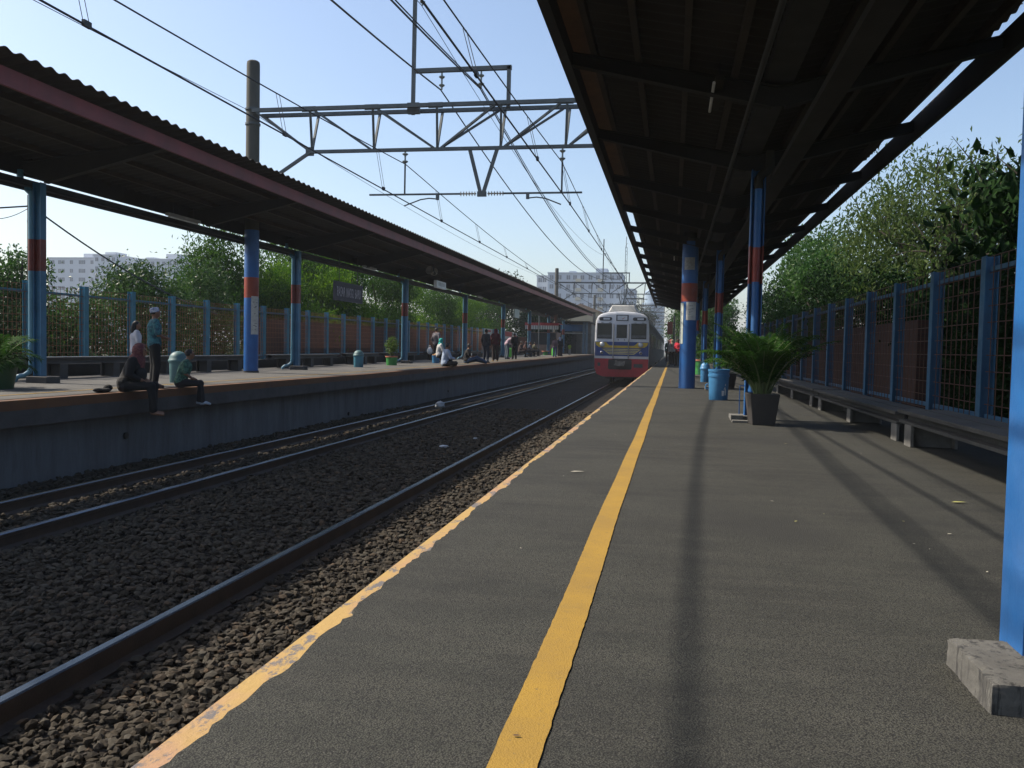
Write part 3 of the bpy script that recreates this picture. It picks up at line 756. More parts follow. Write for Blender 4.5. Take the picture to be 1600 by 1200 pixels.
# ------------------------------------------------------------------ overhead wires
supp=[-31.,G0,79.,118.,158.,200.,260.]
def zsup(y): return 0 if y<50 else .26
def wire(name,lab,cat,r,fn,group=None,y0=-20,y1=240,drop=None):
    t=thing(name,lab,cat,(0,G0,fn(G0)[1]),0,group); pts=[]
    y=y0
    while y<=y1: x,z=fn(y); pts.append((x,y,z)); y+=1.5
    g=MB(); g.tube(pts,r,6); g.build('strand',WIRE,t,world=True)
    return t
def sagf(z0,S,xf):
    def f(y):
        for a,b in zip(supp[:-1],supp[1:]):
            if a<=y<=b:
                t=(y-a)/(b-a); return (xf(y),z0+zsup(a)*(1-t)+zsup(b)*t-4*S*t*(1-t)*((b-a)/58.4)**2)
        return (xf(y),z0)
    return f
def stag(x,a):
    def f(y):
        for i,(p,q) in enumerate(zip(supp[:-1],supp[1:])):
            if p<=y<=q: t=(y-p)/(q-p); s=1 if i%2 else -1; return x+a*s*(1-2*t)
        return x
    return f
fm=sagf(5.28,.85,lambda y:-6.55); fc=sagf(4.29,.0,stag(-6.5,.12)); nm=sagf(5.28,.85,lambda y:-2.71); nc=sagf(4.29,.0,stag(-2.62,.12))
f1=sagf(7.06,1.5,lambda y:-5.70); f2=sagf(7.06,1.5,lambda y:-4.72); f2b=sagf(7.07,1.42,lambda y:-4.69); ew=sagf(9.1,1.2,lambda y:-6.22)
G_='overhead wires of the line'
def with_droppers(t,fmess,fcon,ys):
    for y in ys:
        g=MB(); x,z=fmess(y); x2,z2=fcon(y)
        g.tube([(x-.015,y,z),(x2-.015,y,z2)],.005,4); g.tube([(x+.015,y+.06,z),(x2+.015,y+.06,z2)],.005,4); g.bx(x2-.02,x2+.02,y-.03,y+.09,z2-.02,z2+.05); g.build('dropper',WIRE,t,world=True)
DY=[8.6+4.9*i for i in range(0,24)]
t=wire('messenger_wire','sagging upper wire over the far track with thin droppers','wire',.011,fm,G_); with_droppers(t,fm,fc,DY)
wire('contact_wire','straight lower wire hanging over the far track above the canopy edge','wire',.013,fc,G_)
t=wire('messenger_wire','sagging upper wire over the near train track with thin droppers','wire',.011,nm,G_); with_droppers(t,nm,nc,[y+2.2 for y in DY])
wire('contact_wire','straight lower wire over the train track beside the near canopy','wire',.014,nc,G_)
wire('feeder_cable','thick feeder cable hung from the left insulator of the gantry top frame','cable',.018,f1,G_)
t=wire('feeder_cable','thick doubled feeder cable hung from the right insulator of the gantry top frame','cable',.018,f2,G_)
g=MB(); g.tube([(f2b(y)[0],y,f2b(y)[1]) for y in np.arange(-20,240,1.5).tolist()],.013,6); g.build('second_strand',WIRE,t,world=True)
wire('earth_wire','thin wire carried by the tall post on the gantry','wire',.009,ew,G_)
wire('messenger_wire','thin high wire running to the far round mast over the far canopy','wire',.007,sagf(6.7,.5,lambda y:-10.7),G_,y1=79)
# slim utility pole behind the fence with drooping cables
u=thing('utility_pole','slim dark utility pole behind the first far canopy column','pole',(-13.5,16.3,-1.25))
g=MB(); g.tube([(-13.5,16.3,-1.25),(-13.5,16.3,3.87)],[.07,.055],12); g.build('shaft',STEELD,u,world=True)
g=MB(); g.lathe([(.062,0),(.062,.03)],(-13.5,16.3,3.62),12); g.lathe([(.062,0),(.062,.03)],(-13.5,16.3,3.3),12); g.build('clamp',STEELG,u,world=True)
def droop(a,b,s,n=14): 
    a=Vector(a);b=Vector(b); return [a.lerp(b,i/n)+Vector((0,0,-4*s*(i/n)*(1-i/n))) for i in range(n+1)]
g=MB(); g.tube(droop((-13.5,16.3,3.64),(-20,9.,2.4),.15),.018,6); g.tube(droop((-13.5,16.3,3.62),(-14.1,15.6,3.3),.12),.008,5); tag(g.build('service_cable',WIRE),'black cable leaving the utility pole to the left','cable')
g=MB(); g.tube(droop((-13.5,16.3,3.66),(-13.8,24.5,1.7),.25),.018,6); tag(g.build('service_cable',WIRE),'black cable drooping from the utility pole across the pale tower blocks','cable')
# ------------------------------------------------------------------ train
SILV=mat('train_silver_white',(.62,.63,.65),.45,(.50,.52,.54),1.2,.03,30)
STAIN=mat('stainless_side',(.085,.083,.078),.65,(.055,.054,.05),1.5,.03,30,.5,stretch=(1,.3,3))
TBLUE=mat('train_blue',(.02,.055,.22),.4,(.015,.045,.18),2); TYEL=mat('train_yellow',(.62,.42,.03),.45,(.5,.34,.03),2); TPALE=mat('train_pale_yellow',(.62,.52,.22),.45,(.5,.42,.18),2)
TRED=mat('train_red',(.42,.016,.03),.45,(.30,.013,.024),1.5,.04,30); TWHITE=mat('train_white',(.62,.63,.63),.45,(.5,.5,.5),2)
GLASS=mat('dark_glass',(.012,.017,.015),.25,(.022,.026,.022),1.2); FROST=mat('dusty_glass',(.13,.14,.14),.6,(.05,.055,.055),14)
GASK=mat('window_gasket',(.06,.062,.065),.6); CHROME=mat('steel_rail_tube',(.35,.36,.38),.35,(.28,.29,.3),3,0,40,.6)
LENS=mat('lamp_lens',(.60,.62,.62),.12,(.45,.47,.48),8); BOXW=mat('destination_white',(.62,.64,.64),.35,(.52,.54,.55),6)
def body_profile():
    return [(-1.385,-.02),(-1.40,.9),(-1.39,1.9),(-1.36,2.33),(-1.27,2.56),(-1.08,2.70),(-.7,2.80),(0,2.84),(.7,2.80),(1.08,2.70),(1.27,2.56),(1.36,2.33),(1.39,1.9),(1.40,.9),(1.385,-.02)]
def car_side(t,y0,L_,front):
    for s in (-1,1):
        d0=2.6
        ys=[y0+2.7+ i*4.65 for i in range(4)]
        for yd in ys:
            g=MB(); x=s*1.405
            for k in (0,1):
                a=yd+k*.66; g.bx(min(x,x+s*.012),max(x,x+s*.012),a,a+.64,.05,1.98)
            d=g.build('door',STAIN,t)
            g=MB()
            for k in (0,1):
                a=yd+k*.66; g.bx(min(x,x+s*.018),max(x,x+s*.018),a+.13,a+.51,.95,1.75)
            g.build('door_window',GLASS,d)
        for yd in ys[:-1]:
            for k in (0,1):
                g=MB(); x=s*1.402; a=yd+1.55+k*1.5; g.bx(min(x,x+s*.012),max(x,x+s*.012),a,a+1.36,.95,1.85); w=g.build('window',GASK,t)
                g=MB(); g.bx(min(x,x+s*.018),max(x,x+s*.018),a+.05,a+1.31,1.0,1.8); g.build('pane',GLASS,w)
        g=MB()
        for z in (.12,.2,.28,.36,.44,.52,2.05,2.12,2.19,2.26):
            x=s*1.398; g.bx(min(x,x+s*.02),max(x,x+s*.02),y0+.3,y0+L_-.3,z,z+.03)
        g.build('side_beading',STAIN,t)
def undercar(t,y0,L_):
    g=MB(); g.bx(-1.0,1.0,y0+4,y0+L_-4,-.75,-.13)
    for yb in (y0+2.4,y0+L_-3.0):
        for yw in (0,2.1):
            for x in (-.58,.58): g.add(*wheel(x,yb-1.05+yw))
        g.bx(-.9,.9,yb-1.2,yb+1.2,-.68,-.42)
    g.build('bogie_and_gear',BLACKM,t)
def wheel(x,y):
    m=MB(); m.lathe([(.43,-.06),(.43,.06)],n=20); vs=[(x+z,y+xx,-.49+yy) for xx,yy,z in m.v]; return vs,m.f
def roofgear(t,y0,offs):
    for yy in offs:
        g=MB(); w0,w1,h=.78,.58,.39; L2=3.6
        vs=[(-w0,yy,2.80),(w0,yy,2.80),(w0,yy+L2,2.80),(-w0,yy+L2,2.80),(-w1,yy+.10,2.80+h),(w1,yy+.10,2.80+h),(w1,yy+L2-.1,2.80+h),(-w1,yy+L2-.1,2.80+h)]
        g.add(vs,[(3,2,1,0),(4,5,6,7),(0,1,5,4),(1,2,6,5),(2,3,7,6),(3,0,4,7)]); g.build('roof_cooler',ROOFW,t,bevel=.06)
ROOFW=mat('roof_unit_white',(.48,.47,.43),.6,(.36,.35,.31),2.5,.1,20)
ROOFT=mat('train_roof',(.26,.26,.25),.7,(.18,.18,.175),2)
TX,TY=-2.60,45.0
tr=thing('train_carriage','silver lead train carriage with blue and yellow front and red skirt','train',(TX,TY,0))
pf=body_profile()
g=MB(); g.prism(pf,'y',.10,19.8,1)
# slightly domed cab front: concentric rings easing forward
c0=(0,1.3); n=len(pf); o=len(g.v)
ringsv=[]
for sc,yy in ((1.0,.10),(.985,.035),(.95,.01),(.90,.0)):
    ringsv.append([(c0[0]+(x-c0[0])*sc,yy,c0[1]+(z-c0[1])*sc) for x,z in pf])
vs=[p for r in ringsv for p in r]; fs=[]
for k in range(3):
    for i in range(n): fs.append((k*n+i,k*n+(i+1)%n,(k+1)*n+(i+1)%n,(k+1)*n+i))
fs.append(tuple(3*n+i for i in range(n))); g.add(vs,fs,0)
g.build('body',[SILV,STAIN],tr,sharp=.5)
g=MB()
g.prism([(x*1.0,z) for x,z in [(-1.25,2.62),(-1.08,2.705),(-.7,2.805),(0,2.845),(.7,2.805),(1.08,2.705),(1.25,2.62)]]+[(0,2.6)],'y',.6,19.7); g.build('roof',ROOFT,tr)
def fpl(name,polys,m,y0,y1,par=tr,bev=0):
    g=MB()
    for p in polys: g.prism(p,'y',y0,y1)
    return g.build(name,m,par,bevel=bev,sharp=.4)
R=lambda a,b,c,d:[(a,c),(b,c),(b,d),(a,d)]
# measured on the cab front
fpl('blue_band',[R(-1.38,1.38,.53,1.27)],TBLUE,-.012,.03)
wing=[(-1.36,1.24),(-.80,1.24),(-.70,1.12),(-.62,1.075),(.62,1.075),(.70,1.12),(.82,1.24),(1.36,1.24),(1.30,1.08),(1.18,.99),(.98,.955),(-.98,.955),(-1.18,.99),(-1.30,1.08)]
fpl('yellow_wing',[wing],TYEL,-.018,-.0125)
bars=[]
for i,(h,z) in enumerate(((1.03,.86),(.90,.78),(.78,.70),(.64,.62))): bars.append([(-h,z+.045),(h,z+.045),(h-.09,z),(-h+.09,z)])
for s in (-1,1): bars.append([(s*1.03,.905),(s*.93,.905),(s*.56,.62),(s*.64,.62)] if s>0 else [(s*.93,.905),(s*1.03,.905),(s*.64,.62),(s*.56,.62)])
fpl('yellow_stripe',bars,TPALE,-.017,-.0125)
fpl('white_line',[R(-1.385,1.385,.40,.525)],TWHITE,-.013,.03)
skirt=[(-1.385,.395),(1.385,.395),(1.37,-.15),(1.25,-.42),(.95,-.54),(-.95,-.54),(-1.25,-.42),(-1.37,-.15)]
sk=fpl('skirt',[skirt],TRED,-.02,.75)
fpl('coupler_recess',[[(-.66,.34),(-.30,.395),(.32,.395),(.54,.34),(.54,-.1),(.48,-.16),(-.62,-.16),(-.68,-.1)]],BLACKM,-.024,-.0205,sk)
g=MB(); g.bx(-.22,.16,-.30,-.025,.02,.26); g.bx(-.30,-.21,-.34,-.03,.05,.30); g.prism([(-.36,.06),(-.2,.06),(-.2,.30)],'y',-.36,-.30); g.prism([(.06,.04),(.12,.28),(.22,.30),(.2,.1)],'y',-.35,-.3); g.build('coupler',mat('coupler_steel',(.22,.21,.19),.6,(.10,.10,.09),6),sk)
g=MB(); g.bx(.64,1.10,-.03,-.0205,-.05,.14); g.bx(-1.22,-1.08,-.03,-.0205,-.0,.18); g.build('step_plate',GASK,sk)
for a,b,c,d in ((-1.26,-.55,1.45,2.19),(.50,1.22,1.45,2.19)):
    w=fpl('windscreen',[R(a-.03,b+.03,c-.03,d+.03)],GASK,-.012,.02)
    fpl('pane',[R(a,b,c,d)],GLASS,-.018,-.0125,w); fpl('dusty_strip',[R(a+.01,b-.01,c+.02,c+.17)],FROST,-.022,-.0185,w)
dr=fpl('cab_door',[R(-.33,.31,.56,2.28)],SILV,-.010,.02)
w=fpl('door_window',[R(-.28,.26,1.46,2.16)],GASK,-.020,-.0102,dr); fpl('pane',[R(-.25,.23,1.49,2.13)],GLASS,-.025,-.0205,w)
fpl('door_blue_band',[R(-.325,.305,.565,1.265)],TBLUE,-.0115,-.0102,dr)
for x in (-.43,.355):
    g=MB(); g.tube([(x,-.06,.42),(x,-.06,2.2)],.028,8); 
    for z in (.5,1.3,2.15): g.tube([(x,-.06,z),(x,.0,z)],.016,6)
    g.build('hand_rail',CHROME,tr)
def stadium(a,b,c,d,n=6):
    r=(d-c)/2; zc=(c+d)/2; p=[]
    for i in range(n+1): t=-PI/2+PI*i/n; p.append((b-r+r*math.cos(t),zc+r*math.sin(t)))
    for i in range(n+1): t=PI/2+PI*i/n; p.append((a+r+r*math.cos(t),zc+r*math.sin(t)))
    return p
for a,b in ((-1.20,-.52),(.54,1.22)):
    o=fpl('number_box',[stadium(a,b,2.36,2.54)],GASK,-.016,.02); fpl('white_panel',[R(a+.23,b-.12,2.40,2.50)],BOXW,-.021,-.0165,o)
o=fpl('destination_box',[R(-.31,.32,2.35,2.66)],GASK,-.016,.02); fpl('white_panel',[R(-.25,.26,2.39,2.62)],BOXW,-.021,-.0165,o)
fpl('red_mark',[[(-.02,2.45),(.12,2.53),(.14,2.51),(.0,2.43)]],mat('faded_red_mark',(.45,.12,.10),.6),-.024,-.0215,o)
for x in (-1.0,.97):
    g=MB(); g.lathe([(.125,0),(.13,.03),(.105,.05)],n=22); o=g.build('headlight',CHROME,tr); o.rotation_euler=(PI/2,0,0); o.location=(x,-.018,1.12)
    g=MB(); g.lathe([(.10,.0505),(.07,.062),(.02,.066)],n=20); o2=g.build('lens',LENS,o)
    g=MB(); g.lathe([(.075,0),(.08,.03),(.06,.045)],n=18); o=g.build('marker_lamp',CHROME,tr); o.rotation_euler=(PI/2,0,0); o.location=(x*1.02,-.012,.70)
    g=MB(); g.lathe([(.055,.0455),(.02,.055)],n=16); g.build('lens',mat('marker_lens',(.12,.10,.10),.2) if x<0 else bpy.data.materials['marker_lens'],o)
for x in (-1.03,-.62,.68,1.07):
    g=MB(); g.bx(x-.06,x+.06,-.03,.0,2.245,2.265); g.build('wiper_arm',GASK,tr)
for x in (-.18,.14):
    g=MB(); g.lathe([(.03,0),(.03,.02)],n=10); o=g.build('door_latch',GASK,tr); o.rotation_euler=(PI/2,0,0); o.location=(x,-.011,1.37)
car_side(tr,0,19.8,True); undercar(tr,0,19.8)
roofgear(tr,0,(.5,6.2,11.2,15.8))
# following carriages
cars=thing('train_carriage','','train',(TX,TY+20.3,0))
g=MB(); g.prism(pf,'y',0,19.6); g.build('body',STAIN,cars,sharp=.5)
g=MB(); g.prism([(-1.25,2.62),(-1.08,2.705),(-.7,2.805),(0,2.845),(.7,2.805),(1.08,2.705),(1.25,2.62),(0,2.6)],'y',.05,19.55); g.build('roof',ROOFT,cars)
g=MB(); g.prism([(-.45,.1),(.45,.1),(.45,2.1),(-.45,2.1)],'y',-.48,-.002); g.build('gangway',BLACKM,cars)
car_side(cars,0,19.6,False); undercar(cars,0,19.6); roofgear(cars,0,(1.2,6.2,11.2,15.6))
tag(cars,'second train carriage coupled right behind the lead carriage','train','carriages behind the lead carriage')
for i,nm in enumerate(('third train carriage along the far half of the train','last visible train carriage at the far end of the train')):
    dup(cars,(TX,TY+20.3+20.1*(i+1),0),label=nm)
# folded pantograph stands on the second carriage roof
g=MB()
for x in (-.55,.55): g.bar((x,58.,3.0),(x*.8,60.4,4.1),.04,.04); g.bar((x*.8,60.4,4.1),(x*.9,58.6,4.27),.035,.035)
g.bx(-.85,.85,58.5,58.56,4.25,4.29); g.bx(-.6,.6,57.9,58.0,2.82,3.02)
pg=g.build('pantograph',STEELD,tr); pg.location=(0,-TY,0)

# ------------------------------------------------------------------ bins, planters, litter
BINB=mat('bin_blue_plastic',(.045,.19,.38),.45,(.035,.15,.30),3,.06,30); BINT=mat('bin_teal_plastic',(.05,.20,.28),.5,(.04,.15,.21),3,.06,30); BINTL=mat('bin_lid_teal',(.065,.15,.16),.55,(.048,.115,.125),4)
GRN=mat('green_plastic',(.04,.24,.05),.5,(.03,.18,.04),3,.05,30); TERR=mat('terracotta_rim',(.42,.16,.09),.7,(.30,.11,.06),4); SOIL=mat('potting_soil',(.04,.03,.022),.95)
def domed_bin(loc,lab,m,ml,H=.56,r=.155,open_=False):
    t=thing('trash_bin',lab,'bin',loc,random.uniform(0,1),'domed bins')
    h=H*.70
    MB().lathe([(r*.90,0),(r*.93,.01),(r*1.0,h-.03),(r*1.06,h-.03),(r*1.06,h)],n=28).build('barrel',m,t)
    g=MB(); g.lathe([(r*1.12,h-.012),(r*1.14,h+.006),(r*1.08,h+.03),(r*1.02,h+.04),(r*.97,h+.08),(r*.8,h+.13),(r*.5,h+.165),(r*.2,h+.18),(.01,h+.182)],n=28); g.build('lid',ml,t)
    return t
domed_bin((.91,24.77,0),'small blue domed bin behind the big dented blue bin',BINB,BINB,.53,.13)
domed_bin((-9.05,14.7,.066),'pale teal domed bin directly behind the seated boy in green',BINTL,BINTL,.58,.16)
domed_bin((-10.27,27.36,.086),'teal blue domed bin standing alone left of the green planter',BINT,BINTL,.56,.165)
# the large blue bin with a rubbish pictogram
t=thing('trash_bin','large blue barrel bin with white litter pictogram on the near platform','bin',(.82,15.75,0))
g=MB(); g.lathe([(.158,0),(.162,.008),(.178,.41),(.188,.412),(.19,.452),(.178,.454),(.181,.50),(.190,.502),(.192,.545),(.172,.547),(.165,.40)],n=36,cap=False); g.lathe([(.15,.02),(.15,.03)],n=20); g.build('barrel',BINB,t)
g=MB(); rb_=.172
def onbin(poly):
    g=MB(); 
    vs=[]
    for a,z in poly:
        rr=.163+.016*(z/.41)+.004; vs.append((rr*math.sin(a),-rr*math.cos(a),z))
    g.add(vs,[tuple(range(len(poly)))]); return g
pic=MB()
for poly in ([(.30,.08),(.52,.08),(.55,.17),(.27,.17)],[(.62,.09),(.69,.09),(.72,.19),(.66,.24),(.60,.20)],[(.72,.09),(.80,.09),(.77,.20),(.70,.19)],[(.50,.185),(.62,.215),(.62,.235),(.49,.20)],[(.63,.255),(.70,.255),(.70,.29),(.63,.29)]):
    q=onbin(poly); pic.add(q.v,q.f)
pic.build('pictogram',WHITEM,t)
g=MB(); g.bx(-.015,.015,-.205,-.165,.0,.0)
g=MB(); g.tube([(-.19,.02,.28),(-.225,.0,.26),(-.225,-.0,.20),(-.19,.02,.19)],.012,8); g.build('handle',BINB,t)
# open blue bucket with orange waste
t=thing('waste_bucket','open blue bucket filled with orange waste beside the woman with a white bag','bin',(-9.9,35.6,.12))
MB().lathe([(.15,0),(.17,.30),(.18,.31),(.18,.33),(.15,.33),(.14,.05)],n=24,cap=False).build('bucket',BINB,t)
g=MB(); rr=random.Random(2)
for i in range(9): g.ball((rr.uniform(-.1,.1),rr.uniform(-.1,.1),.32+rr.uniform(0,.05)),rr.uniform(.03,.06),0,8,6)
g.build('waste',mat('orange_waste',(.65,.28,.06),.6,(.5,.35,.2),9),t)
t=thing('white_bin','small white bin behind the sitter in jeans','bin',(-10.4,43.8,.155)); MB().lathe([(.13,0),(.15,.34),(.16,.36),(.13,.36),(.12,.05)],n=20,cap=False).build('barrel',WHITEM,t)
for i,(x,y,lab) in enumerate(((-10.9,57.8,'bright green bin behind the person in black'),(-11.6,78.,'bright green bin left of the red topped planter'),(-9.6,70.5,'bright green bin half hidden by the far standing group'))):
    t=thing('green_bin',lab,'bin',(x,y,.066+ramp(y)),0,'bright green bins'); MB().lathe([(.17,0),(.18,.58),(.19,.59),(.16,.60),(.02,.62)],n=18).build('barrel',mat('lime_plastic',(.10,.50,.04),.45,(.08,.4,.03),3) if i==0 else bpy.data.materials['lime_plastic'],t)

LPALM=leaf_mat('palm_leaflet',(.008,.032,.005),(.030,.085,.010),.25,.7,.06); LPALMS=mat('palm_stem',(.10,.13,.04),.6,(.06,.09,.03),8)
def frond(L_,droop_,az,el,nl,lw,ll,seed):
    """arching rachis with paired leaflets -> (stem pts, leaf verts, leaf faces)"""
    r=random.Random(seed); pts=[]; p=Vector((0,0,0)); e=el; 
    d=lambda e:Vector((math.cos(az)*math.cos(e),math.sin(az)*math.cos(e),math.sin(e)))
    n=12
    for i in range(n+1):
        pts.append(p.copy()); p=p+d(e)*(L_/n); e-=droop_/n*(.5+i/n)
    vs=[];fs=[]
    for k in range(nl):
        t=.22+.78*k/nl; f=t*n; i=min(int(f),n-1); q=pts[i].lerp(pts[i+1],f-i); dd=(pts[i+1]-pts[i]).normalized()
        side=dd.cross(Vector((0,0,1))); side=side.normalized() if side.length>1e-4 else Vector((1,0,0)); up=side.cross(dd)
        l=ll*(math.sin(PI*(.12+.80*t))**.6)*r.uniform(.85,1.1)
        for s in (-1,1):
            v=(side*s*.82+dd*.62+up*r.uniform(.0,.25)).normalized()
            tip=q+v*l+Vector((0,0,-l*r.uniform(.18,.45))); mid=q+v*l*.5+Vector((0,0,l*.03)); w=(dd*.8-side*s*.3).normalized()*lw
            o=len(vs); vs+= [q-w*.35,q+w*.35,mid+w,mid-w,tip]
            fs+=[(o,o+1,o+2,o+3),(o+3,o+2,o+4)]
    return pts,vs,fs
def palm(t,nf,L_,base_r,zb,seed,el=(.6,1.45),nl=22,lw=.011,ll=.24,droop_=1.3):
    r=random.Random(seed); gs=MB(); gl=MB()
    for i in range(nf):
        az=2*PI*i*.381966+r.uniform(-.2,.2); e=r.uniform(*el); ln=L_*r.uniform(.75,1.1)
        pts,vs,fs=frond(ln,droop_*r.uniform(.7,1.2),az,e,nl,lw,ll,seed*100+i)
        b=Vector((base_r*math.cos(az)*r.random(),base_r*math.sin(az)*r.random(),zb))
        gs.tube([b+p for p in pts],[.011*(1-.8*k/12) for k in range(13)],5); gl.add([b+v for v in vs],fs)
    gs.build('stem',LPALMS,t); gl.build('foliage',LPALM,t,recalc=False,sharp=3)
def square_pot(t,w0,w1,h,m):
    g=MB(); a,b=w0/2,w1/2
    vs=[(-a,-a,0),(a,-a,0),(a,a,0),(-a,a,0),(-b,-b,h),(b,-b,h),(b,b,h),(-b,b,h),(-b+.03,-b+.03,h),(b-.03,-b+.03,h),(b-.03,b-.03,h),(-b+.03,b-.03,h),(-b+.05,-b+.05,h-.06),(b-.05,-b+.05,h-.06),(b-.05,b-.05,h-.06),(-b+.05,b-.05,h-.06)]
    g.add(vs,[(3,2,1,0),(0,1,5,4),(1,2,6,5),(2,3,7,6),(3,0,4,7),(4,5,9,8),(5,6,10,9),(6,7,11,10),(7,4,8,11),(8,9,13,12),(9,10,14,13),(10,11,15,14),(11,8,12,15)])
    g.build('pot',m,t,bevel=.008); MB().bx(-b+.055,b-.055,-b+.055,b-.055,h-.075,h-.062).build('soil',SOIL,t)
t=thing('potted_palm','dense dark palm in a square black pot by the second near column','potted plant',(1.06,10.62,0),.12)
square_pot(t,.26,.345,.37,mat('black_pot',(.035,.03,.027),.6,(.022,.02,.019),4,.1,20)); palm(t,60,1.0,.09,.33,5,(1.02,1.56),30,.009,.17,1.35)
t=thing('potted_palm','bright green palm in a wide green pot at the left photo edge','potted plant',(-10.0,11.35,.066),.3)
MB().lathe([(.23,0),(.24,.01),(.30,.34),(.32,.345),(.32,.385),(.285,.385),(.27,.30)],n=28,cap=False).build('pot',mat('dark_green_pot',(.02,.075,.025),.5,(.015,.05,.018),3),t); MB().lathe([(.272,.30),(.272,.315)],n=24).build('soil',SOIL,t)
palm(t,26,.74,.10,.30,9,(.45,1.5),24,.009,.22,1.5)
def blobleaf(t,name,m,c,rad,n,ls,seed,parent_loc=True):
    r=np.random.default_rng(seed); d=r.normal(size=(n,3)); d/=np.linalg.norm(d,axis=1)[:,None]; R_=r.random(n)**.45
    C=np.array(c)+d*R_[:,None]*np.array(rad)
    return leaf_quads(name,C,ls,m,r,t)
def leaf_quads(name,C,ls,m,r,parent,aspect=.45,droop_=.35,dirs=None):
    n=len(C); a=r.normal(size=(n,3)); a[:,2]-=droop_*1.6
    a/=np.linalg.norm(a,axis=1)[:,None]; b=r.normal(size=(n,3)); b-=a*(a*b).sum(1)[:,None]; b/=np.linalg.norm(b,axis=1)[:,None]
    nrm=np.cross(a,b); s=ls*r.uniform(.65,1.25,n)[:,None]
    base=C-a*s*.5; tip=C+a*s*.5-nrm*s*.08; l=C+b*s*aspect*.5+nrm*s*.06; rr=C-b*s*aspect*.5+nrm*s*.06
    V=np.stack([base,l,tip,rr],1).reshape(-1,3); F=np.arange(4*n)
    return fast_mesh(name,V,F,4,m,parent,smooth=False)
LB=leaf_mat('light_leaf',(.05,.10,.014),(.09,.15,.024),.4)
LG=leaf_mat('mid_leaf',(.024,.065,.012),(.05,.11,.017),.35)
LD=leaf_mat('deep_leaf',(.010,.032,.009),(.028,.06,.014),.25,.35)
t=thing('potted_plant','leafy light green bush in a round green planter with terracotta rim','potted plant',(-10.2,30.6,.10))
MB().lathe([(.19,0),(.21,.29),(.21,.30),(.17,.30),(.16,.1)],n=24,cap=False).build('pot',GRN,t); MB().lathe([(.208,.30),(.235,.302),(.235,.345),(.19,.345),(.18,.3)],n=24,cap=False).build('rim',TERR,t)
blobleaf(t,'foliage',LB,(0,0,.72),(.28,.28,.36),700,.075,3); g=MB(); 
for i in range(7): g.tube([(0,0,.2),(.06*math.cos(i),.06*math.sin(i),.5),(.2*math.cos(i*1.9),.2*math.sin(i*1.9),.9)],[.01,.008,.004],5)
g.build('stem',WOODY,t)
t=thing('potted_plant','leafy plant in a green pot with orange rim behind the round near mast','potted plant',(1.05,32.9,0))
MB().lathe([(.2,0),(.23,.48),(.23,.50),(.18,.50)],n=22,cap=False).build('pot',GRN,t); MB().lathe([(.228,.5),(.26,.502),(.26,.56),(.2,.56)],n=22,cap=False).build('rim',TERR,t); blobleaf(t,'foliage',LG,(.1,0,1.05),(.5,.5,.6),1200,.11,4)
t=thing('planter','small red topped green planter at the far end of the far platform','planter',(-10.6,72.7,.066+ramp(72.7)))
MB().lathe([(.18,0),(.2,.28),(.2,.30),(.15,.3)],n=18,cap=False).build('pot',GRN,t); MB().lathe([(.2,.3),(.34,.302),(.34,.37),(.2,.37)],n=18,cap=True).build('rim',TERR,t)
t=thing('potted_shrub','tall dark potted shrub beside the red topped planter','potted plant',(-10.9,76.5,.28))
MB().lathe([(.2,0),(.25,.4),(.2,.4)],n=16,cap=False).build('pot',BLACKM,t); blobleaf(t,'foliage',LD,(0,0,1.1),(.42,.42,.62),900,.13,6)
t=thing('potted_shrub','dark slim potted plant between the dark red and the bending figures','potted plant',(-9.75,47.6,.17))
MB().lathe([(.15,0),(.19,.3),(.15,.3)],n=16,cap=False).build('pot',BLACKM,t); blobleaf(t,'foliage',LD,(0,0,.85),(.24,.24,.55),600,.11,7)
# shrub behind the palm on the near platform (seen past the columns)
t=thing('potted_shrub','loose bright shrub in a dark tub between the near columns','potted plant',(1.25,20.9,0))
MB().lathe([(.2,0),(.25,.35),(.2,.35)],n=18,cap=False).build('pot',BLACKM,t); blobleaf(t,'foliage',LG,(0,0,.95),(.42,.5,.55),1100,.10,8)
# litter
PLAS=mat('white_plastic_film',(.42,.45,.48),.35,(.3,.33,.36),9,.2,20)
def bag(loc,lab,s,seed,flat=1.,rz=0):
    bm=bmesh.new(); bmesh.ops.create_icosphere(bm,subdivisions=3,radius=1); r=random.Random(seed)
    from mathutils import noise as mn
    for v in bm.verts:
        n=mn.noise(v.co*2.3+Vector((seed,0,0)))*.35+mn.noise(v.co*6+Vector((seed,3,0)))*.14; v.co*=1+n
        v.co=Vector((v.co.x*s*1.2,v.co.y*s*.8,v.co.z*s*flat))
    me=bpy.data.meshes.new('plastic_bag'); bm.to_mesh(me); bm.free(); me.materials.append(PLAS)
    for p in me.polygons: p.use_smooth=True
    o=bpy.data.objects.new('plastic_bag',me); COL.objects.link(o); o.location=loc; o.rotation_euler=(0,0,rz); tag(o,lab,'litter')
bag((-6.75,24.8,-.90),'crumpled white plastic bag lying on the far track between the rails',.12,2,.9)
bag((-4.1,15.4,-1.0),'flat white scrap of plastic on the ballast between the two tracks',.075,5,.35,.5)
bag((-3.9,17.1,-1.01),'tiny pale scrap of litter beyond the white scrap on the ballast',.035,7,.5)
LEAFY=mat('fallen_leaf',(.32,.33,.09),.6,(.24,.2,.06),20)
def leaf(x,y,s,a,lab,m=LEAFY):
    g=MB(); vs=[]; 
    P_=[(-1,0,0),(-.4,.35,.12),(.3,.32,.10),(1,0,.06),(.3,-.32,.14),(-.4,-.35,.10)]
    for px,py,pz in P_: vs.append((px*s*math.cos(a)-py*s*math.sin(a),px*s*math.sin(a)+py*s*math.cos(a),.006+pz*s*.5))
    g.add(vs,[(0,1,2,3),(0,3,4,5)]); o=g.build('fallen_leaf',m,recalc=False); o.location=(x,y,.002); tag(o,lab,'leaf','fallen leaves on the near platform')
